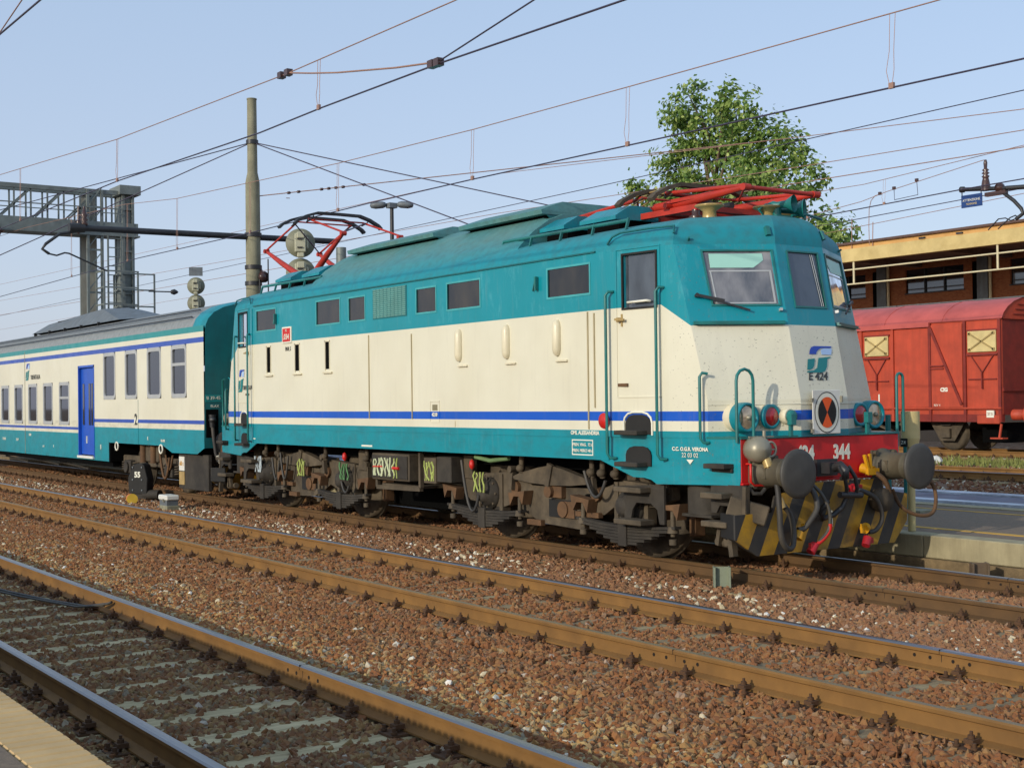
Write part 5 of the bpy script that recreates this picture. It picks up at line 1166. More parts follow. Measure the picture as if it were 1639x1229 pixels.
part('data_plate', MB().bx(-6.42, -6.18, WY-.11, WY-.06, 1.18, 1.38), m_letter, wag); text('lettering', '27.5', (-6.3, WY-.115, 1.28), (1, 0, 0), (0, 0, 1), .10, m_wredd, wag)
part('corner_step', MB().bx(-6.75, -6.02, WY-.10, WY, 1.0, 1.25), m_wred, wag, .02)
part('step_iron', MB().bar((-6.0, WY-.02, 1.0), (-6.05, WY-.05, .62), .05, .05).bx(-6.25, -5.85, WY-.2, WY+.05, .58, .62), m_wred, wag)
for y in (WY+.52, WY+2.28): part('buffer', MB().lathe([(.16, 0), (.15, .30), (.11, .31), (.11, .42), (.26, .44), (.26, .48), (.0, .49)], (WR, y, 1.25), (1, 0, 0), 18), m_wred, wag)
for x in (-8.1, -15.2):
    wo = wheelset(x, .50, wag, mats=None, z0=.2)
    wo.location = (0, ry, 0)
    part('axle_guard', MB().prism([(x-.62, WY+.36, 1.05), (x+.62, WY+.36, 1.05), (x+.25, WY+.36, .48), (x-.25, WY+.36, .48)], (0, .04, 0)).bx(x-.15, x+.15, WY+.26, WY+.40, .58, .84), m_under2, wag)
    ls = MB(); leaf(ls, x, WY+.32, 1.08, .64, .15); part('leaf_spring', ls, m_under, wag)
part('brake_gear', MB().bx(-7.0, -6.2, WY+.5, WY+2.3, .45, 1.0).bx(-12.5, -9.5, WY+.4, WY+2.4, .75, 1.05), m_void, wag)
part('solebar_gusset', MB().bar((-10.6, WY+.1, 1.0), (-9.9, WY+.1, .75), .12, .06).bar((-9.6, WY+.1, .98), (-9.0, WY+.1, .7), .08, .08), m_under2, wag)
# ================================================================== MASTS, PORTAL, SIGNALS, LAMP
mast = thing('catenary_mast', 'tall tapered concrete catenary mast behind the coach with a long cross boom', 'mast', (-13.8, 2.48, 0))
part('shaft', MB().cyl((0, 0, .2), (0, 0, 7.3), .20, .175, n=18).cyl((0, 0, 7.3), (0, 0, 7.55), .175, .125, n=18).cyl((0, 0, 7.55), (0, 0, 9.35), .125, .115, n=18).cyl((0, 0, 9.35), (0, 0, 9.38), .125, n=18), m_conc, mast)
for z in (8.25, 5.95, 5.15, 4.75): part('band', MB().cyl((0, 0, z), (0, 0, z+.1), .21 if z < 7 else .15, n=18), m_dark, mast)
bm_ = part('boom', MB().cyl((0, -4.15, 5.91), (0, 2.3, 5.97), .075, n=10).cyl((0, -4.5, 5.90), (0, -4.15, 5.91), .11, n=10), m_dark, mast)
part('boom_insulator', MB().lathe([(.04, 0), (.09, .05), (.05, .1), (.09, .15), (.05, .2), (.09, .25), (.05, .3), (.03, .45)], (0, -4.15, 5.95), (0, 0, 1), 12), m_porc, bm_)
part('registration_arm', MB().tube([(0, -4.2, 5.85), (0, -4.7, 5.75), (0, -5.02, 5.50), (0, -5.1, 5.38), (0, -4.95, 5.28)], .035, 8), m_dark, mast)
part('steady_arm', MB().tube([(0, -4.95, 5.28), (0, -4.78, 5.25), (0, -4.6, 5.32), (0, -4.5, 5.31), (0, -3.63, 4.95)], .02, 7), m_dark, mast)
part('weight_pulley', MB().lathe([(.0, -.03), (.14, -.03), (.11, 0), (.14, .03), (.0, .03)], (.25, .16, 4.95), (1, .3, 0), 18).bar((.0, .1, 5.4), (.25, .16, 4.95), .05, .04), m_porc, mast)
part('weight_rope', MB().cyl((.25, .05, 4.95), (.25, .05, 3.6), .018, n=6).cyl((.25, .28, 5.4), (.25, .28, 4.0), .018, n=6), m_dark, mast)
for p1 in ((9.0, 9.2, 5.1), (10, 3.4, 4.2), (-9.5, -6.0, 5.05), (-18, -3.5, 8.1)):
    part('guy_wire', MB().cyl((0, 0, 8.3), p1, .014, n=5), m_cwire, mast)
part('feeder_wire', MB().cyl((0, 0, 6.95), (6.8, 11.52, 8.40), .013, n=5).cyl((0, .9, 6.985), (0, 1.0, 6.99), .01, n=5), m_wire, mast)
for y in (.55, .7, 1.05, 1.16, 1.27, 1.38, 1.7): part('feeder_clamp', MB().lathe([(.0, -.06), (.035, -.03), (.035, .03), (.0, .06)], (y*.82, y*.82*1.694, 6.95+y*.82*.2132), (6.8, 11.52, 1.45), 8), m_porc, mast)
m_plate2 = M('portal_back_plate', '#a39f92', .7, .1, var=.15, dirt='#7d7566', damt=.5, streak=True)
por = thing('catenary_portal', 'grey lattice catenary portal with caged ladder on its leg at the far left', 'portal', (-27, 3.1, 0))
for y, hw in ((-.53, .25), (.57, .18)):
    for x in (-.36, .36): part('leg_channel', MB().bx(x-.05, x+.05, y-hw-.02, y-hw+.06, 0, 8.9).bx(x-.05, x+.05, y+hw-.06, y+hw+.02, 0, 8.9), m_galv, por)
    part('leg_plate', MB().bx(-.34, -.30, y-hw, y+hw, 0, 8.88) if y < 0 else MB().bx(-.34, .30, y-hw, y+hw, 0, 8.88), m_plate2 if y < 0 else m_galv, por)
    if y < 0:
        for k in range(12): part('leg_brace', MB().bar((.36, y-hw, .66+k*.7), (.36, y+hw, 1.3+k*.7), .05, .03), m_galv, por)
    for k in range(12): part('leg_batten', MB().bx(.34, .375, y-hw-.03, y+hw+.03, .6+k*.7, .66+k*.7), m_galv, por)
part('leg_cap', MB().bx(-.55, .55, .25, .95, 8.80, 9.10), m_galv, por)
bmz = part('beam_chord', MB().bx(-.4, .4, -26, .9, 7.45, 7.86).bx(-.45, .45, -26, .95, 7.40, 7.46), m_galv, por)
part('beam_chord', MB().bx(-.35, -.25, -26, .3, 8.78, 8.92).bx(.25, .35, -26, .3, 8.78, 8.92), m_galv, por)
for k in range(34):
    y = .05-.52*k
    for x in (-.3, .3):
        part('lattice_post', MB().bar((x, y, 7.86), (x, y, 8.8), .05, .05), m_galv, por)
        if k % 2: part('lattice_brace', MB().bar((x, y, 8.78), (x, y-.9, 7.88), .05, .05), m_galv, por)
part('walkway_rail', MB().bar((.45, -26, 8.3), (.45, .4, 8.3), .035, .035).bar((.45, -26, 8.15), (.45, .4, 8.15), .03, .03), m_galv, por)
lad = part('ladder', MB().bar((.6, -.18, 0), (.6, -.18, 7.4), .05, .05).bar((.6, .26, 0), (.6, .26, 7.4), .05, .05), m_galv, por)
for k in range(24): part('rung', MB().cyl((.6, -.18, .4+k*.3), (.6, .26, .4+k*.3), .018, n=5), m_galv, lad)
for (yc, xc) in ((.05, .8), (.85, .1)):
    cg = part('platform_cage', MB().bar((xc-.4, yc-.55, 4.6), (xc-.4, yc-.55, 6.2), .05, .05).bar((xc+.4, yc-.55, 4.6), (xc+.4, yc-.55, 6.2), .05, .05).bar((xc+.4, yc+.55, 4.6), (xc+.4, yc+.55, 6.2), .05, .05), m_galv, por)
    for z in (4.65, 5.1, 5.65, 6.18): part('cage_rail', MB().bar((xc-.4, yc-.55, z), (xc+.4, yc-.55, z), .045, .045).bar((xc+.4, yc-.55, z), (xc+.4, yc+.55, z), .045, .045), m_galv, cg)
part('marker_star', MB().lathe([(.0, -.3), (.08, -.08), (.22, 0), (.08, .08), (.0, .3)], (.5, -3.6, 7.35), (0, 0, 1), 6), m_porc, por)
part('insulator_lamp', MB().lathe([(.03, 0), (.08, .1), (.1, .25), (.05, .5), (.03, .9)], (.5, -1.1, 7.4), (0, 0, 1), 10), m_porc, por)
part('cage_lamp', MB().bar((.5, 1.2, 5.62), (.6, 1.95, 5.62), .04, .04).lathe([(.0, 0), (.07, .05), (.1, .15), (.05, .25), (.0, .3)], (.6, 1.9, 5.62), (0, 1, 0), 10), m_dark, por)
def signal(loc, s, label, plate):
    sg = thing('colour_light_signal', label, 'railway signal', loc, 'railway signals seen from behind', rz=-.42)
    part('post', MB().cyl((0, 0, 0), (0, 0, 5.0), .06, n=10), m_galv, sg)
    for k in range(2):
        z = (5.60-k*.70) if not plate else 5.40-k*.52
        ho = part('target_disc', MB().lathe([(.0, 0), (.34*s, 0), (.345*s, .02), (.34*s, .04), (.0, .04)], (0, 0, z), (-1, 0, 0), 28), m_lamp, sg)
        part('lamp_case', MB().bx(.02, .28, -.14*s, .12*s, z-.24*s, z+.20*s).bx(.05, .32, -.09*s, .09*s, z+.08*s, z+.23*s).bx(.02, .2, .12*s, .18*s, z-.15*s, z+.12*s).bx(.05, .26, -.08*s, .08*s, z-.36*s, z-.24*s), m_lampb, ho, .02)
        for q in (-.15, .05): part('case_hinge', MB().bx(.28, .31, -.08*s, .04*s, z+q*s, z+q*s+.03), m_dark, ho)
    if plate: part('number_board', MB().bx(.0, .03, -.20, .20, 5.70, 5.96), m_greyp, sg)
    else: part('signal_bracket', MB().bx(-.1, .1, .3, 1.4, 4.75, 4.83).cyl((0, .95, 4.8), (0, .95, 5.5), .12, n=12).bx(-.12, .12, .7, 1.3, 4.6, 4.72).bar((0, .4, 4.6), (0, .9, 4.8), .05, .05), m_galv, sg)
    return sg
signal((-11.7, 2.75, 0), 1.0, 'khaki round signal back behind the raised pantograph', False)
signal((-21.5, 4.0, .0), .76, 'small pale signal back with square board above the coach roof end', True)
lp = thing('platform_lamp', 'twin headed grey lamp standard rising behind the locomotive roof', 'lamp post', (-20.1, 10, 0))
part('pole', MB().cyl((0, 0, 0), (0, 0, 8.0), .09, .06, n=12), m_dark, lp)
part('crossbar', MB().bx(-.12, .12, -.14, .14, 8.0, 8.16), m_greyp, lp)
for s in (-1, 1):
    hd_ = MB().lathe([(.0, 0), (.10, .02), (.15, .12), (.155, .36), (.10, .50), (.0, .53)], (s*.10, s*.14, 8.12), (s*.57, s*.82, -.10), 14); hd_.v = [(a, b, 8.12+(c_-8.12)*.72) for a, b, c_ in hd_.v]; part('lamp_head', hd_, m_greyp, lp)
lp2 = thing('distant_bracket_mast', 'distant catenary bracket low at the left edge above the coach roof', 'mast', (-52, -1.0, 0))
part('bracket_tube', MB().cyl((0, -4, 5.55), (0, 4.4, 5.55), .07, n=8), m_dark, lp2)
part('insulator', MB().lathe([(.1, 0), (.05, .5), (.09, .55), (.03, 1.1)], (0, -2.7, 5.6), (0, 0, 1), 8), m_porc, lp2)
part('drop_arm', MB().tube([(0, -1.6, 5.5), (0, .2, 5.3), (0, 1.3, 4.7), (0, 1.5, 4.3)], .05, 7), m_dark, lp2); part('steady_arm', MB().tube([(0, 1.5, 4.4), (0, 0, 4.3), (0, -1.6, 3.6)], .03, 6), m_dark, lp2)
part('shaft', MB().cyl((0, 4.4, 0), (0, 4.4, 6.2), .15, n=10), m_conc, lp2)
# ================================================================== OVERHEAD LINES
def line(label, y, contact, mess, drops, y2=None, r=(.010, .007), extra=()):
    t = thing('overhead_line', label, 'overhead wire', (0, 0, 0), 'overhead wires')
    cz = lambda x: float(np.interp(x, [p[0] for p in contact], [p[1] for p in contact])); mz = lambda x: float(np.interp(x, [p[0] for p in mess], [p[1] for p in mess]))
    yy = lambda x: y if y2 is None else y+(y2-y)*(x+60)/80
    if contact: part('contact_wire', MB().tube([(p[0], yy(p[0]), p[1]) for p in contact], r[0], 6), m_cwire, t)
    part('messenger_wire', MB().tube([(p[0], yy(p[0]), p[1]) for p in mess], r[1], 6), m_wire, t)
    for x in drops:
        a, b = mz(x), cz(x); d = .045
        part('dropper', MB().tube([(x-.01, yy(x), a), (x-.01-d*.3, yy(x), (a+b)/2), (x-.02-d, yy(x), b+.18), (x-.02, yy(x), b)], .004, 4).tube([(x+.06, yy(x), a), (x+.02+d*.3, yy(x), (a+b)/2), (x+.02+d*.3, yy(x), b+.18), (x, yy(x), b)], .004, 4).bx(x-.03, x+.03, yy(x)-.015, yy(x)+.015, b-.01, b+.05), m_wire, t)
    return t
line('overhead line with contact wire above the locomotive', 0.0, [(-60, 5.5), (-28, 5.43), (-15, 5.42), (-8, 5.29), (-3.3, 5.25), (0, 5.19), (3.6, 5.10), (9.4, 4.96), (30, 4.7)], [(-60, 8.2), (-25.3, 7.33), (-16, 6.86), (-12.4, 6.53), (-4.45, 6.11), (0, 5.94), (3.64, 5.85), (8.45, 5.745), (20, 5.9), (30, 6.4)], [-20.5, -15.8, -12.38, -8.3, -4.45, -.04, 3.62, 7.84])
tl = line('overhead line above the middle track with a looped jumper', -3.63, [(-60, 6.2), (-5.5, 5.64), (.34, 5.45), (2.2, 5.44), (4.9, 5.39), (8, 5.28), (30, 5.0)], [(-60, 9.6), (-13.35, 6.9), (-5.5, 6.35), (1.2, 6.06), (5.26, 5.97), (14, 6.1), (30, 6.9)], [-11.7, -5.5, 2.1])
jz = [(1.3, 6.05), (1.9, 5.92), (2.6, 5.78), (3.3, 5.66), (4.0, 5.54), (4.9, 5.41)]
part('jumper_cable', MB().tube([(x, -3.63, z) for x, z in jz], .011, 6), m_wire, tl)
for x, z in ((1.25, 6.06), (1.05, 6.065), (4.9, 5.40), (4.78, 5.405)): part('wire_clamp', MB().bx(x-.05, x+.05, -3.67, -3.59, z-.035, z+.045), m_porc, tl)
part('tie_wire', MB().cyl((4.88, -3.63, 5.41), (11, -3.63, 6.15), .009, n=5), m_cwire, tl)
line('overhead line at the top left corner above the front track', -7.57, [(-60, 5.7), (2.9, 5.59), (4.4, 5.56), (30, 5.3)], [(2.85, 5.60), (3.74, 5.72), (9, 6.45)], [])
line('thin wire pair crossing the tree', 14.0, [(-90, 8.6), (-14.0, 8.25), (-.2, 8.27), (20, 8.2)], [(-90, 11.0), (-20, 9.43), (-7.0, 8.40), (-.2, 7.88), (20, 6.6)], [], r=(.012, .010))
line('sagging wire crossing the lower half of the tree', 14.0, [], [(-90, 9.8), (-20, 8.1), (-6.1, 7.6), (-.2, 7.43), (20, 7.0)], [], r=(.010, .010))
line('wire touching the top of the front pantograph', 14.0, [], [(-90, 8.7), (-20, 7.5), (-6.1, 7.2), (-.2, 7.07), (20, 6.8)], [], r=(.010, .012))
l0_ = line('overhead line above the rusty track right of the tree', 14.1, [(-90, 6.0), (-5.5, 6.31), (-1.7, 6.40), (20, 6.6)], [(-90, 7.6), (-8, 6.95), (-4.5, 6.9), (-.3, 7.12), (20, 8.0)], [-6.3, -3.9], r=(.014, .008))
line('low wire pair in front of the yellow eaves', 22.9, [(-120, 8.2), (-13.4, 7.55), (-6, 7.75), (20, 8.3)], [(-120, 7.9), (-14, 7.25), (-6, 7.6), (20, 8.6)], [], r=(.014, .010))
part('jumper_loop', MB().tube([(-6.77, 18, 7.41), (-6.76, 18, 7.12), (-5.99, 18, 7.155), (-6.02, 18, 7.53)], .010, 5), m_cwire, l0_)
part('drop_cable', MB().tube([(-7.19, 18, 7.35), (-7.42, 18, 7.32), (-7.56, 18, 7.2), (-7.63, 18, 6.98), (-7.65, 18, 6.5), (-7.64, 18, 6.0)], .010, 5), m_wire, l0_)
part('messenger_wire', MB().tube([(-14, 18, 6.72), (-7.9, 18, 7.22), (-7.0, 18, 7.38), (-3.95, 18, 7.76)], .010, 5), m_wire, l0_)
for x, z in ((-6.77, 7.44), (-6.02, 7.55), (-7.25, 7.36)): part('wire_clamp', MB().bx(x-.04, x+.04, 17.97, 18.03, z-.04, z+.04), m_porc, l0_)
# bracket with the blue sign at the right
br = thing('catenary_bracket', 'dark catenary bracket with insulator and hanging blue sign at right', 'bracket', (0, 0, 0))
bx0 = -3.9; by = 18.0
part('arm', MB().cyl((-4.6, by, 7.10), (-3.3, by, 6.96), .055, n=10).cyl((-3.3, by, 6.96), (3.0, by+1.2, 6.62), .06, n=10).lathe([(.0, -.08), (.08, -.05), (.08, .05), (.0, .08)], (-4.6, by, 7.10), (1, 0, -.1), 10), m_dark, br)
part('insulator', MB().lathe([(.13, 0), (.09, .25), (.07, .32), (.10, .36), (.05, .40), (.10, .44), (.05, .48), (.09, .52), (.04, .56), (.05, .70), (.03, .78)], (bx0, by, 6.98), (0, 0, 1), 12), m_porc, br)
part('clamp', MB().lathe([(.0, -.1), (.12, -.05), (.12, .05), (.0, .1)], (-3.5, by, 7.0), (0, 1, 0), 12).bx(-3.9, -3.3, by-.06, by+.06, 6.82, 6.92), m_porc, br)
part('drop_arm', MB().tube([(-3.7, by, 6.88), (-3.4, by, 6.86), (-3.1, by, 6.62), (-2.9, by, 6.40), (-2.85, by, 6.27), (-3.05, by, 6.16)], .05, 8), m_dark, br)
part('steady_arm', MB().tube([(-3.05, by, 6.17), (-3.2, by, 6.14), (-3.35, by, 6.22), (-3.55, by, 6.22), (-3.85, by, 5.98)], .016, 6).tube([(-3.0, by+.05, 6.17), (-3.1, by+.05, 6.26), (-3.25, by+.05, 6.22), (-3.6, by+.05, 5.98)], .016, 6), m_dark, br)
part('mast', MB().cyl((3.0, by+1.2, 0), (3.0, by+1.2, 8.2), .2, n=12), m_conc, br)
sb_ = thing('hanging_sign', 'small blue enamel board hanging from the catenary bracket', 'sign', (-4.32, by, 0))
part('board', MB().bx(-.31, .31, -.015, .015, 6.62, 6.94), M('blue_enamel', '#1f3f78', .35, var=.1), sb_, .006)
part('hanger', MB().bx(-.30, -.28, -.01, .01, 6.94, 7.14).bx(.27, .29, -.01, .01, 6.94, 7.07), m_dark, sb_)
text('lettering', 'ATTENZIONE', (0, -.02, 6.80), (1, 0, 0), (0, 0, 1), .085, m_letter, sb_)
text('lettering', 'TENSIONE', (0, -.02, 6.70), (1, 0, 0), (0, 0, 1), .07, m_cream2, sb_)
# ================================================================== BUILDING ON THE RIGHT
bd = thing('goods_shed', 'brick shed with broad yellow eaves and dark loading bay behind the red wagon', 'building', (0, 0, 0))
m_fas = M('yellow_render', '#cdb67c', .8, var=.12, scale=1.2, dirt='#9c8248', damt=.45)
m_fas2 = M('orange_render', '#d3a465', .8, var=.1, scale=1.2, dirt='#a87c44', damt=.4)
m_brick = NT('red_brickwork')
vb_ = m_brick.n('TexBrick'); m_brick.l(m_brick.coord(scale=(1, 1, 1)), vb_.inputs[0])
mp_ = m_brick.n('Mapping'); mp_.inputs['Rotation'].default_value = (math.radians(90), 0, 0); m_brick.l(m_brick._tc.outputs['Object'], mp_.inputs[0]); m_brick.l(mp_.outputs[0], vb_.inputs[0])
vb_.inputs['Scale'].default_value = 4.0; vb_.inputs['Color1'].default_value = lin('#8a4a2c'); vb_.inputs['Color2'].default_value = lin('#a0603c'); vb_.inputs['Mortar'].default_value = lin('#8d7256'); vb_.inputs['Mortar Size'].default_value = .012
m_brick.set(Base_Color=vb_.outputs[0], Roughness=.9); m_brick = m_brick.mat
m_soff = M('soffit_concrete', '#6a5a58', .9, var=.2, dirt='#3f3836', damt=.4)
m_rail2 = M('cream_hanging_rail', '#cfc3a0', .6, var=.08)
bw = MB(); bwx0, bwx1 = -70, 30
wn_ = [(-22.3-k*5.85, -22.3-k*5.85-3.35) for k in range(-3, 6)]
bw.patch(lambda x, z: (x, 42, z), [bwx0, bwx1], [0, 9.0], [(b, a, 6.80, 7.95) for a, b in wn_], .12, (0, 1, 0))
part('wall', bw, m_brick, bd)
for a, b in wn_:
    wo = part('window', MB().bx(b-.05, a+.05, 41.97, 42.0, 6.74, 6.80).bx((a+b)/2-.6, (a+b)/2-.53, 42.02, 42.1, 6.8, 7.95).bx((a+b)/2+.53, (a+b)/2+.6, 42.02, 42.1, 6.8, 7.95).bx(b, a, 42.02, 42.1, 7.5, 7.55), m_dark, bd)
    part('pane', MB().bx(b, a, 42.10, 42.12, 6.8, 7.95), g_coach, wo)
    part('pier', MB().bx(a+.85, a+1.30, 41.93, 41.995, 0, 8.9), m_brick, bd)
    part('downpipe', MB().cyl((a+1.55, 41.85, 0), (a+1.55, 41.85, 8.6), .07, n=8), m_rail2, bd)
    part('doorway', MB().bx(a+.55, a+.8, 41.9, 41.99, 5.4, 8.0), m_void, bd)
    part('reveal_panel', MB().bx(a+.82, a+1.4, 41.86, 41.925, 5.4, 8.2), m_greyp, bd)
part('fascia', MB().bx(bwx0, bwx1, 36.0, 36.3, 7.92, 8.50), m_fas, bd)
part('upper_fascia', MB().bx(bwx0, bwx1, 36.25, 36.6, 8.50, 8.72), m_fas2, bd)
part('roof_edge', MB().bx(bwx0, bwx1, 36.1, 48, 8.72, 8.82), M('roof_tile_brown', '#5d463e', .8), bd)
part('soffit', MB().bx(bwx0, bwx1, 36.3, 42, 8.30, 8.45), m_soff, bd)
for k in range(20): part('soffit_beam', MB().bx(bwx0+k*5, bwx0+k*5+.35, 36.35, 41.95, 8.02, 8.30), m_soff, bd)
part('hanging_rail', MB().cyl((bwx0, 36.1, 7.56), (bwx1, 36.1, 7.56), .038, n=8), m_rail2, bd)
part('hanging_rail', MB().cyl((bwx0, 36.1, 6.90), (bwx1, 36.1, 6.90), .038, n=8), m_rail2, bd)
for k in range(9): part('rail_hanger', MB().cyl((-16.3+k*7.5-30, 36.1, 6.90), (-16.3+k*7.5-30, 36.1, 7.93), .05, n=8), m_rail2, bd)
part('low_rail', MB().cyl((bwx0, 40, 6.05), (bwx1, 40, 6.05), .04, n=6), m_greyp, bd)
part('platform_deck', MB().bx(bwx0, bwx1, 33, 42, -.1, 1.15), m_asph, bd)
for x in (-22.8, -19.9, -18.0, -24.0): part('aerial_stub', MB().cyl((x, 36.2, 8.3), (x+.05, 36.2, 9.6 if x > -23 else 9.9), .02, n=5), m_wire, bd) if x in (-24.0, -22.8) else part('wire_bracket', MB().bx(x-.15, x+.15, 35.9, 36.0, 8.52, 8.60), m_dark, bd)
# ================================================================== TREE
tr = thing('broadleaf_tree', 'tall green broadleaf tree behind the front pantograph', 'tree', (-42.0, 45.0, 0))
m_bark = M('bark', '#6a5a48', .9, var=.3, scale=5, bump=.02)
t = NT('leaf_green'); ge = t.n('NewGeometry'); oi = t.n('TexNoise'); oi.inputs['Scale'].default_value = .8; t.l(ge.outputs['Position'], oi.inputs['Vector'])
wv = t.n('TexWhiteNoise'); wv.noise_dimensions = '3D'; at = t.n('Attribute'); at.attribute_name = 'leafid'; t.l(at.outputs['Vector'], wv.inputs['Vector'])
c = t.ramp(wv.outputs['Value'], [(0, lin('#4c6c2c')), (.45, lin('#76953f')), (.8, lin('#9fb45a')), (1, lin('#c3cf7c'))])
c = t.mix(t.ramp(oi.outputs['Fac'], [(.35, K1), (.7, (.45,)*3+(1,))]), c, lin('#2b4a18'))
t.set(Base_Color=c, Roughness=.55); t.b.inputs['Transmission Weight'].default_value = 0.0
tl_ = t.n('BsdfTranslucent'); t.l(c, tl_.inputs[0]); ms = t.n('MixShader'); ms.inputs[0].default_value = .38; t.l(t.b.outputs[0], ms.inputs[1]); t.l(tl_.outputs[0], ms.inputs[2]); t.l(ms.outputs[0], t.out.inputs[0]); m_leaf = t.mat
RT = random.Random(21)
lobes = []   # (x,y,z,rx,rz) local: x along track, screen right is +x
def lobe(x, z, r, rz=None, y=0): lobes.append((x, y, z, r, rz or r))
for q in ((-1.2, 19.6, 1.5, 1.9), (-1.9, 18.0, 1.9), (.2, 17.8, 1.8), (-3.9, 16.9, 1.3, 1.2), (3.0, 18.3, 1.35, 1.6), (3.6, 16.5, 1.8), (-.8, 16.0, 2.4), (1.9, 15.4, 2.1), (-3.8, 14.9, 1.9), (4.9, 14.6, 1.6), (-5.6, 14.9, .9, .8), (-6.6, 13.4, .8, .6), (-4.7, 13.0, 2.1), (-1.7, 13.4, 2.6), (1.4, 13.0, 2.6), (4.3, 12.8, 2.2), (6.2, 12.4, 1.3), (7.3, 12.9, .7, .9), (7.4, 11.2, 1.4), (5.2, 15.9, 1.2), (6.2, 14.2, 1.2), (8.6, 10.6, 1.1), (2.4, 19.2, 1.1, 1.0), (-2.6, 19.0, 1.2), (-3.2, 11, 2.4), (0, 10.6, 2.8), (3.2, 10.4, 2.6), (6.0, 10.2, 1.9), (8.2, 9.4, 1.1), (8.8, 8.2, 1.0, .9), (-5.7, 10.6, 1.6), (-7.4, 9.7, .9, .7), (-4, 8.6, 2.0), (2, 8, 2.6), (5.5, 7.6, 2.2), (-1, 7.6, 2.4)):
    lobe(q[0], q[1], q[2], q[3] if len(q) > 3 else None, RT.uniform(-1.6, 1.6))
lv, lf, lid = [], [], []
lobes = [(x, y, z, r*.9, rz*.9) for (x, y, z, r, rz) in lobes]
for (x, y, z, r, rz) in lobes:
    for k in range(int(9.5*r*r)+7):      # leaf sprays
        while True:
            a, b, cc = RT.uniform(-1, 1), RT.uniform(-1, 1), RT.uniform(-1, 1); d = a*a+b*b+cc*cc
            if .18 < d < 1.0: break
        f_ = d**.5; e = .62+.42*f_
        cx_, cy_, cz_ = x+a*r*1.02, y+b*r*1.0, z+cc*rz*1.02
        nl = RT.randint(20, 34); sr = RT.uniform(.20, .42)
        for m in range(nl):
            px_, py_, pz_ = cx_+RT.gauss(0, sr), cy_+RT.gauss(0, sr), cz_+RT.gauss(0, sr*.8)
            s = RT.uniform(.11, .20); n_ = Vector((a*1.1+RT.gauss(.1, .5), b*1.1+RT.gauss(-.45, .5), cc*1.1+RT.gauss(.35, .5))).normalized(); u_ = n_.orthogonal().normalized(); u_.rotate(Matrix.Rotation(RT.uniform(0, 6.28), 3, n_)); v_ = n_.cross(u_)
            b0_ = len(lv); p = Vector((px_, py_, pz_))
            lv.extend([p-u_*s, p-v_*s*.62+n_*s*.1, p+u_*s, p+v_*s*.62+n_*s*.1]); lf.append((b0_, b0_+1, b0_+2, b0_+3)); lid.append((RT.random(), RT.random(), RT.random()))
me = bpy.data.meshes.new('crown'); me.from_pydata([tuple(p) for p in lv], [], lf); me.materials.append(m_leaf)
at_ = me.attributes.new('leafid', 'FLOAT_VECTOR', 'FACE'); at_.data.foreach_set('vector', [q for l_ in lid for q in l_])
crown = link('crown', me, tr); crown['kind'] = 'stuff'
part('trunk', MB().tube([(0, 0, -.2), (.1, 0, 3), (-.1, .1, 6), (.1, 0, 9), (-.2, 0, 12.5), (-.9, 0, 16), (-1.2, 0, 19.5)], [.5, .40, .34, .28, .20, .11, .04], 10), m_bark, tr)
for (x, y, z, r, rz) in lobes:
    z0 = max(3.5, z-abs(x)*.75-2.0)
    part('limb', MB().tube([(0, 0, z0), (x*.45, y*.4, z0+(z-z0)*.55), (x, y, z+rz*.4)], [.12, .075, .025], 6), m_bark, tr)
# ================================================================== SMALL THINGS BY THE TRACKS
dwarf = thing('ground_indicator', 'small black lineside points indicator painted 55 beside the coach bogie', 'track indicator', (-10.78, -1.45, -.13), rz=.55)
part('case', MB().prism([(-.23, -.1, .10), (.23, -.1, .10), (.25, -.1, .42), (.17, -.1, .70), (.10, -.1, .75), (-.11, -.1, .72), (-.25, -.1, .45), (-.26, -.1, .38)], (0, .22, 0)), m_black, dwarf, .012)
text('lettering', '55', (.0, -.105, .50), (1, 0, 0), (0, 0, 1), .16, m_letter, dwarf, bold=.006)
for x in (-.12, .12):
    for z in (.18, .40, .66): part('bolt', MB().cyl((x, -.10, z), (x, -.12, z), .018, n=8), m_greyp, dwarf)
part('point_motor', MB().cyl((.1, 0, .08), (.5, .0, .09), .10, n=14).bx(-.2, .2, -.08, .1, 0, .1), m_under, dwarf)
lt = thing('orange_lantern', 'yellow and orange lantern drum lying in front of the black indicator', 'lantern', (-10.15, -1.80, -.2))
part('drum', MB().cyl((-.24, .0, .11), (.0, -.05, .11), .10, n=16), M('lantern_orange', '#c8702a', .6, var=.3), lt)
part('lens', MB().cyl((.0, -.05, .11), (.03, -.056, .11), .11, n=18), M('lantern_yellow', '#d9b23c', .5, var=.2), lt)
bx2 = thing('cable_box', 'pale grey cable box on a concrete foot in the ballast', 'cable box', (-8.3, -1.75, -.2))
part('lid', MB().bx(-.24, .22, -.13, .13, .19, .29), m_white, bx2, .02); part('body', MB().bx(-.21, .19, -.11, .11, .09, .19), m_greyp, bx2); part('foot', MB().bx(-.18, .24, -.13, .13, -.02, .09), m_conc, bx2, .01); part('latch', MB().bx(.03, .08, -.14, -.11, .16, .22), m_alu, bx2)
def stub(loc, h, m, label):
    s = one('steel_stub', MB().bx(-.09, .09, -.012, .012, 0, h).bx(-.09, -.07, -.07, .07, 0, h).bx(.07, .09, -.07, .07, 0, h), m, label, 'marker post', loc, None, .003); return s
m_stub = M('grey_green_steel', '#8a927c', .7, var=.2, dirt='#5c5a48', damt=.5)
s1 = stub((6.40, -1.10, -.21), .265, m_stub, 'grey green steel channel stub standing in the ballast under the cab front')
s1.rotation_euler = (0, 0, .9)
s2 = stub((7.85, 1.30, -.2), .24, M('brown_steel', '#5e4a38', .8, dirt='#8a8a70', damt=.4), 'short brown steel stub against the island platform kerb'); s2.rotation_euler = (0, 0, .9)
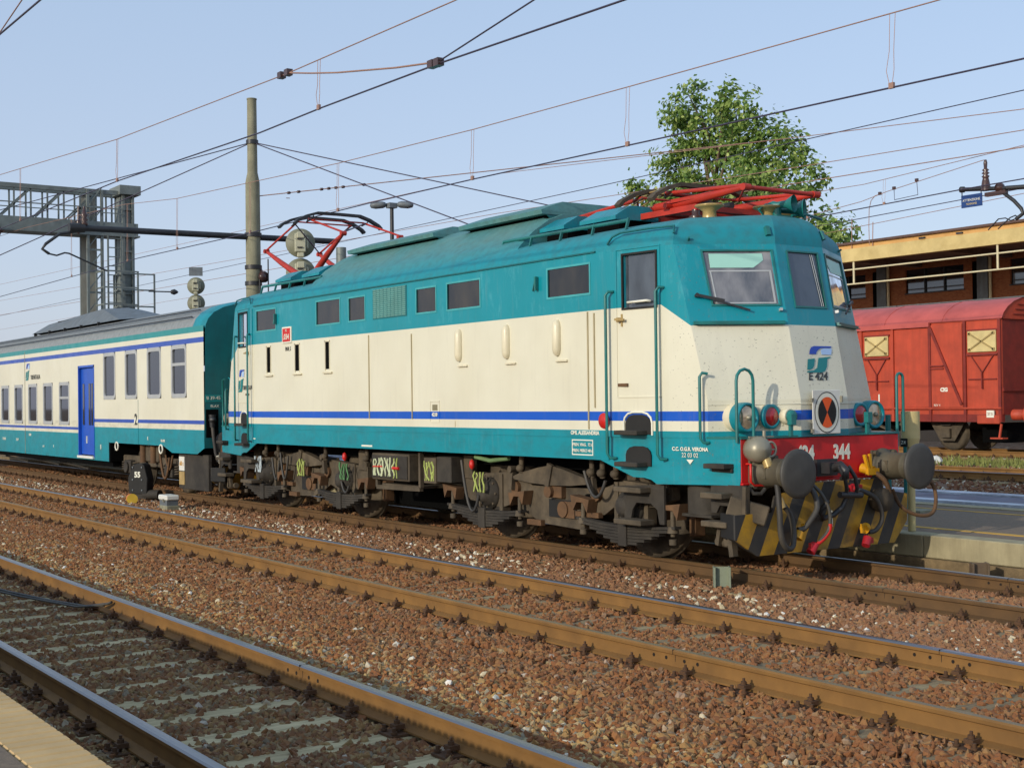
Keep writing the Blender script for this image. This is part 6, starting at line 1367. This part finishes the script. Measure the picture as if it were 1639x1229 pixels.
pp = thing('platform_post', 'beige round post with small number label behind the buffer on the island platform', 'post', (6.45, 1.95, .235))
part('upper_tube', MB().cyl((0, 0, 1.10), (0, 0, 1.42), .11, n=16).cyl((0, 0, 1.0), (0, 0, 1.1), .085, .11, n=16), m_cream2, pp); part('lower_tube', MB().cyl((0, 0, 0), (0, 0, 1.0), .045, n=14), m_cream2, pp)
part('label_plate', MB().bx(-.055, .04, -.118, -.105, 1.0, 1.10), m_black, pp); text('lettering', 'Z4', (-.008, -.125, 1.05), (1, 0, 0), (0, 0, 1), .06, m_letter, pp)
gp = thing('green_sign_post', 'green double post on a pale base plate behind the right buffer', 'post', (4.35, 4.22, .22))
part('upright', MB().cyl((-.10, 0, 0), (-.10, 0, 1.35), .04, n=10), m_tealrail, gp); part('upright', MB().cyl((.18, .05, 0), (.18, .05, 1.35), .05, n=10), m_tealrail, gp); part('base_plate', MB().bx(-.3, .55, -.15, .2, .004, .03), m_conc, gp)
lit = thing('crumpled_litter', 'crumpled pink and white wrapper beside the front rail', 'litter', (10.62, -8.14, -.175))
lm = MB(); pts = [(R.uniform(-.07, .07), R.uniform(-.05, .05), R.uniform(0, .07)) for _ in range(26)]
for k in range(24): a, b, c_ = R.sample(range(26), 3); lm.add([pts[a], pts[b], pts[c_]], [(0, 1, 2)])
part('wrapper', lm, M('pink_wrapper', '#d9a6bb', .5, var=.25, scale=30), lit)
one('track_cable', MB().tube([(-.2, -7.6, -.15), (.9, -7.45, -.13), (2.0, -7.3, -.13), (3.0, -7.15, -.12), (3.7, -7.0, -.11), (4.0, -6.88, -.06), (4.05, -6.86, -.04)], .014, 7).tube([(-.2, -7.68, -.15), (1.2, -7.5, -.13), (2.4, -7.3, -.13), (3.6, -7.06, -.12), (3.95, -6.90, -.08)], .011, 7), m_rubber, 'thin black bonding cable running over the sleepers to the front rail', 'cable', (0, 0, 0))
ws = MB()
for (x, y) in ((-3.0, 19.2), (-3.2, 19.0), (-2.8, 19.3), (-5.8, 18.3)):
    ws.lathe([(.0, 0), (.16, .03), (.2, .1), (.12, .2), (.0, .24)], (x, y, .0), (.1, .1, 1), 7, smooth=False)
link('white_stones', ws.mesh('white_stones', m_white))['kind'] = 'stuff'
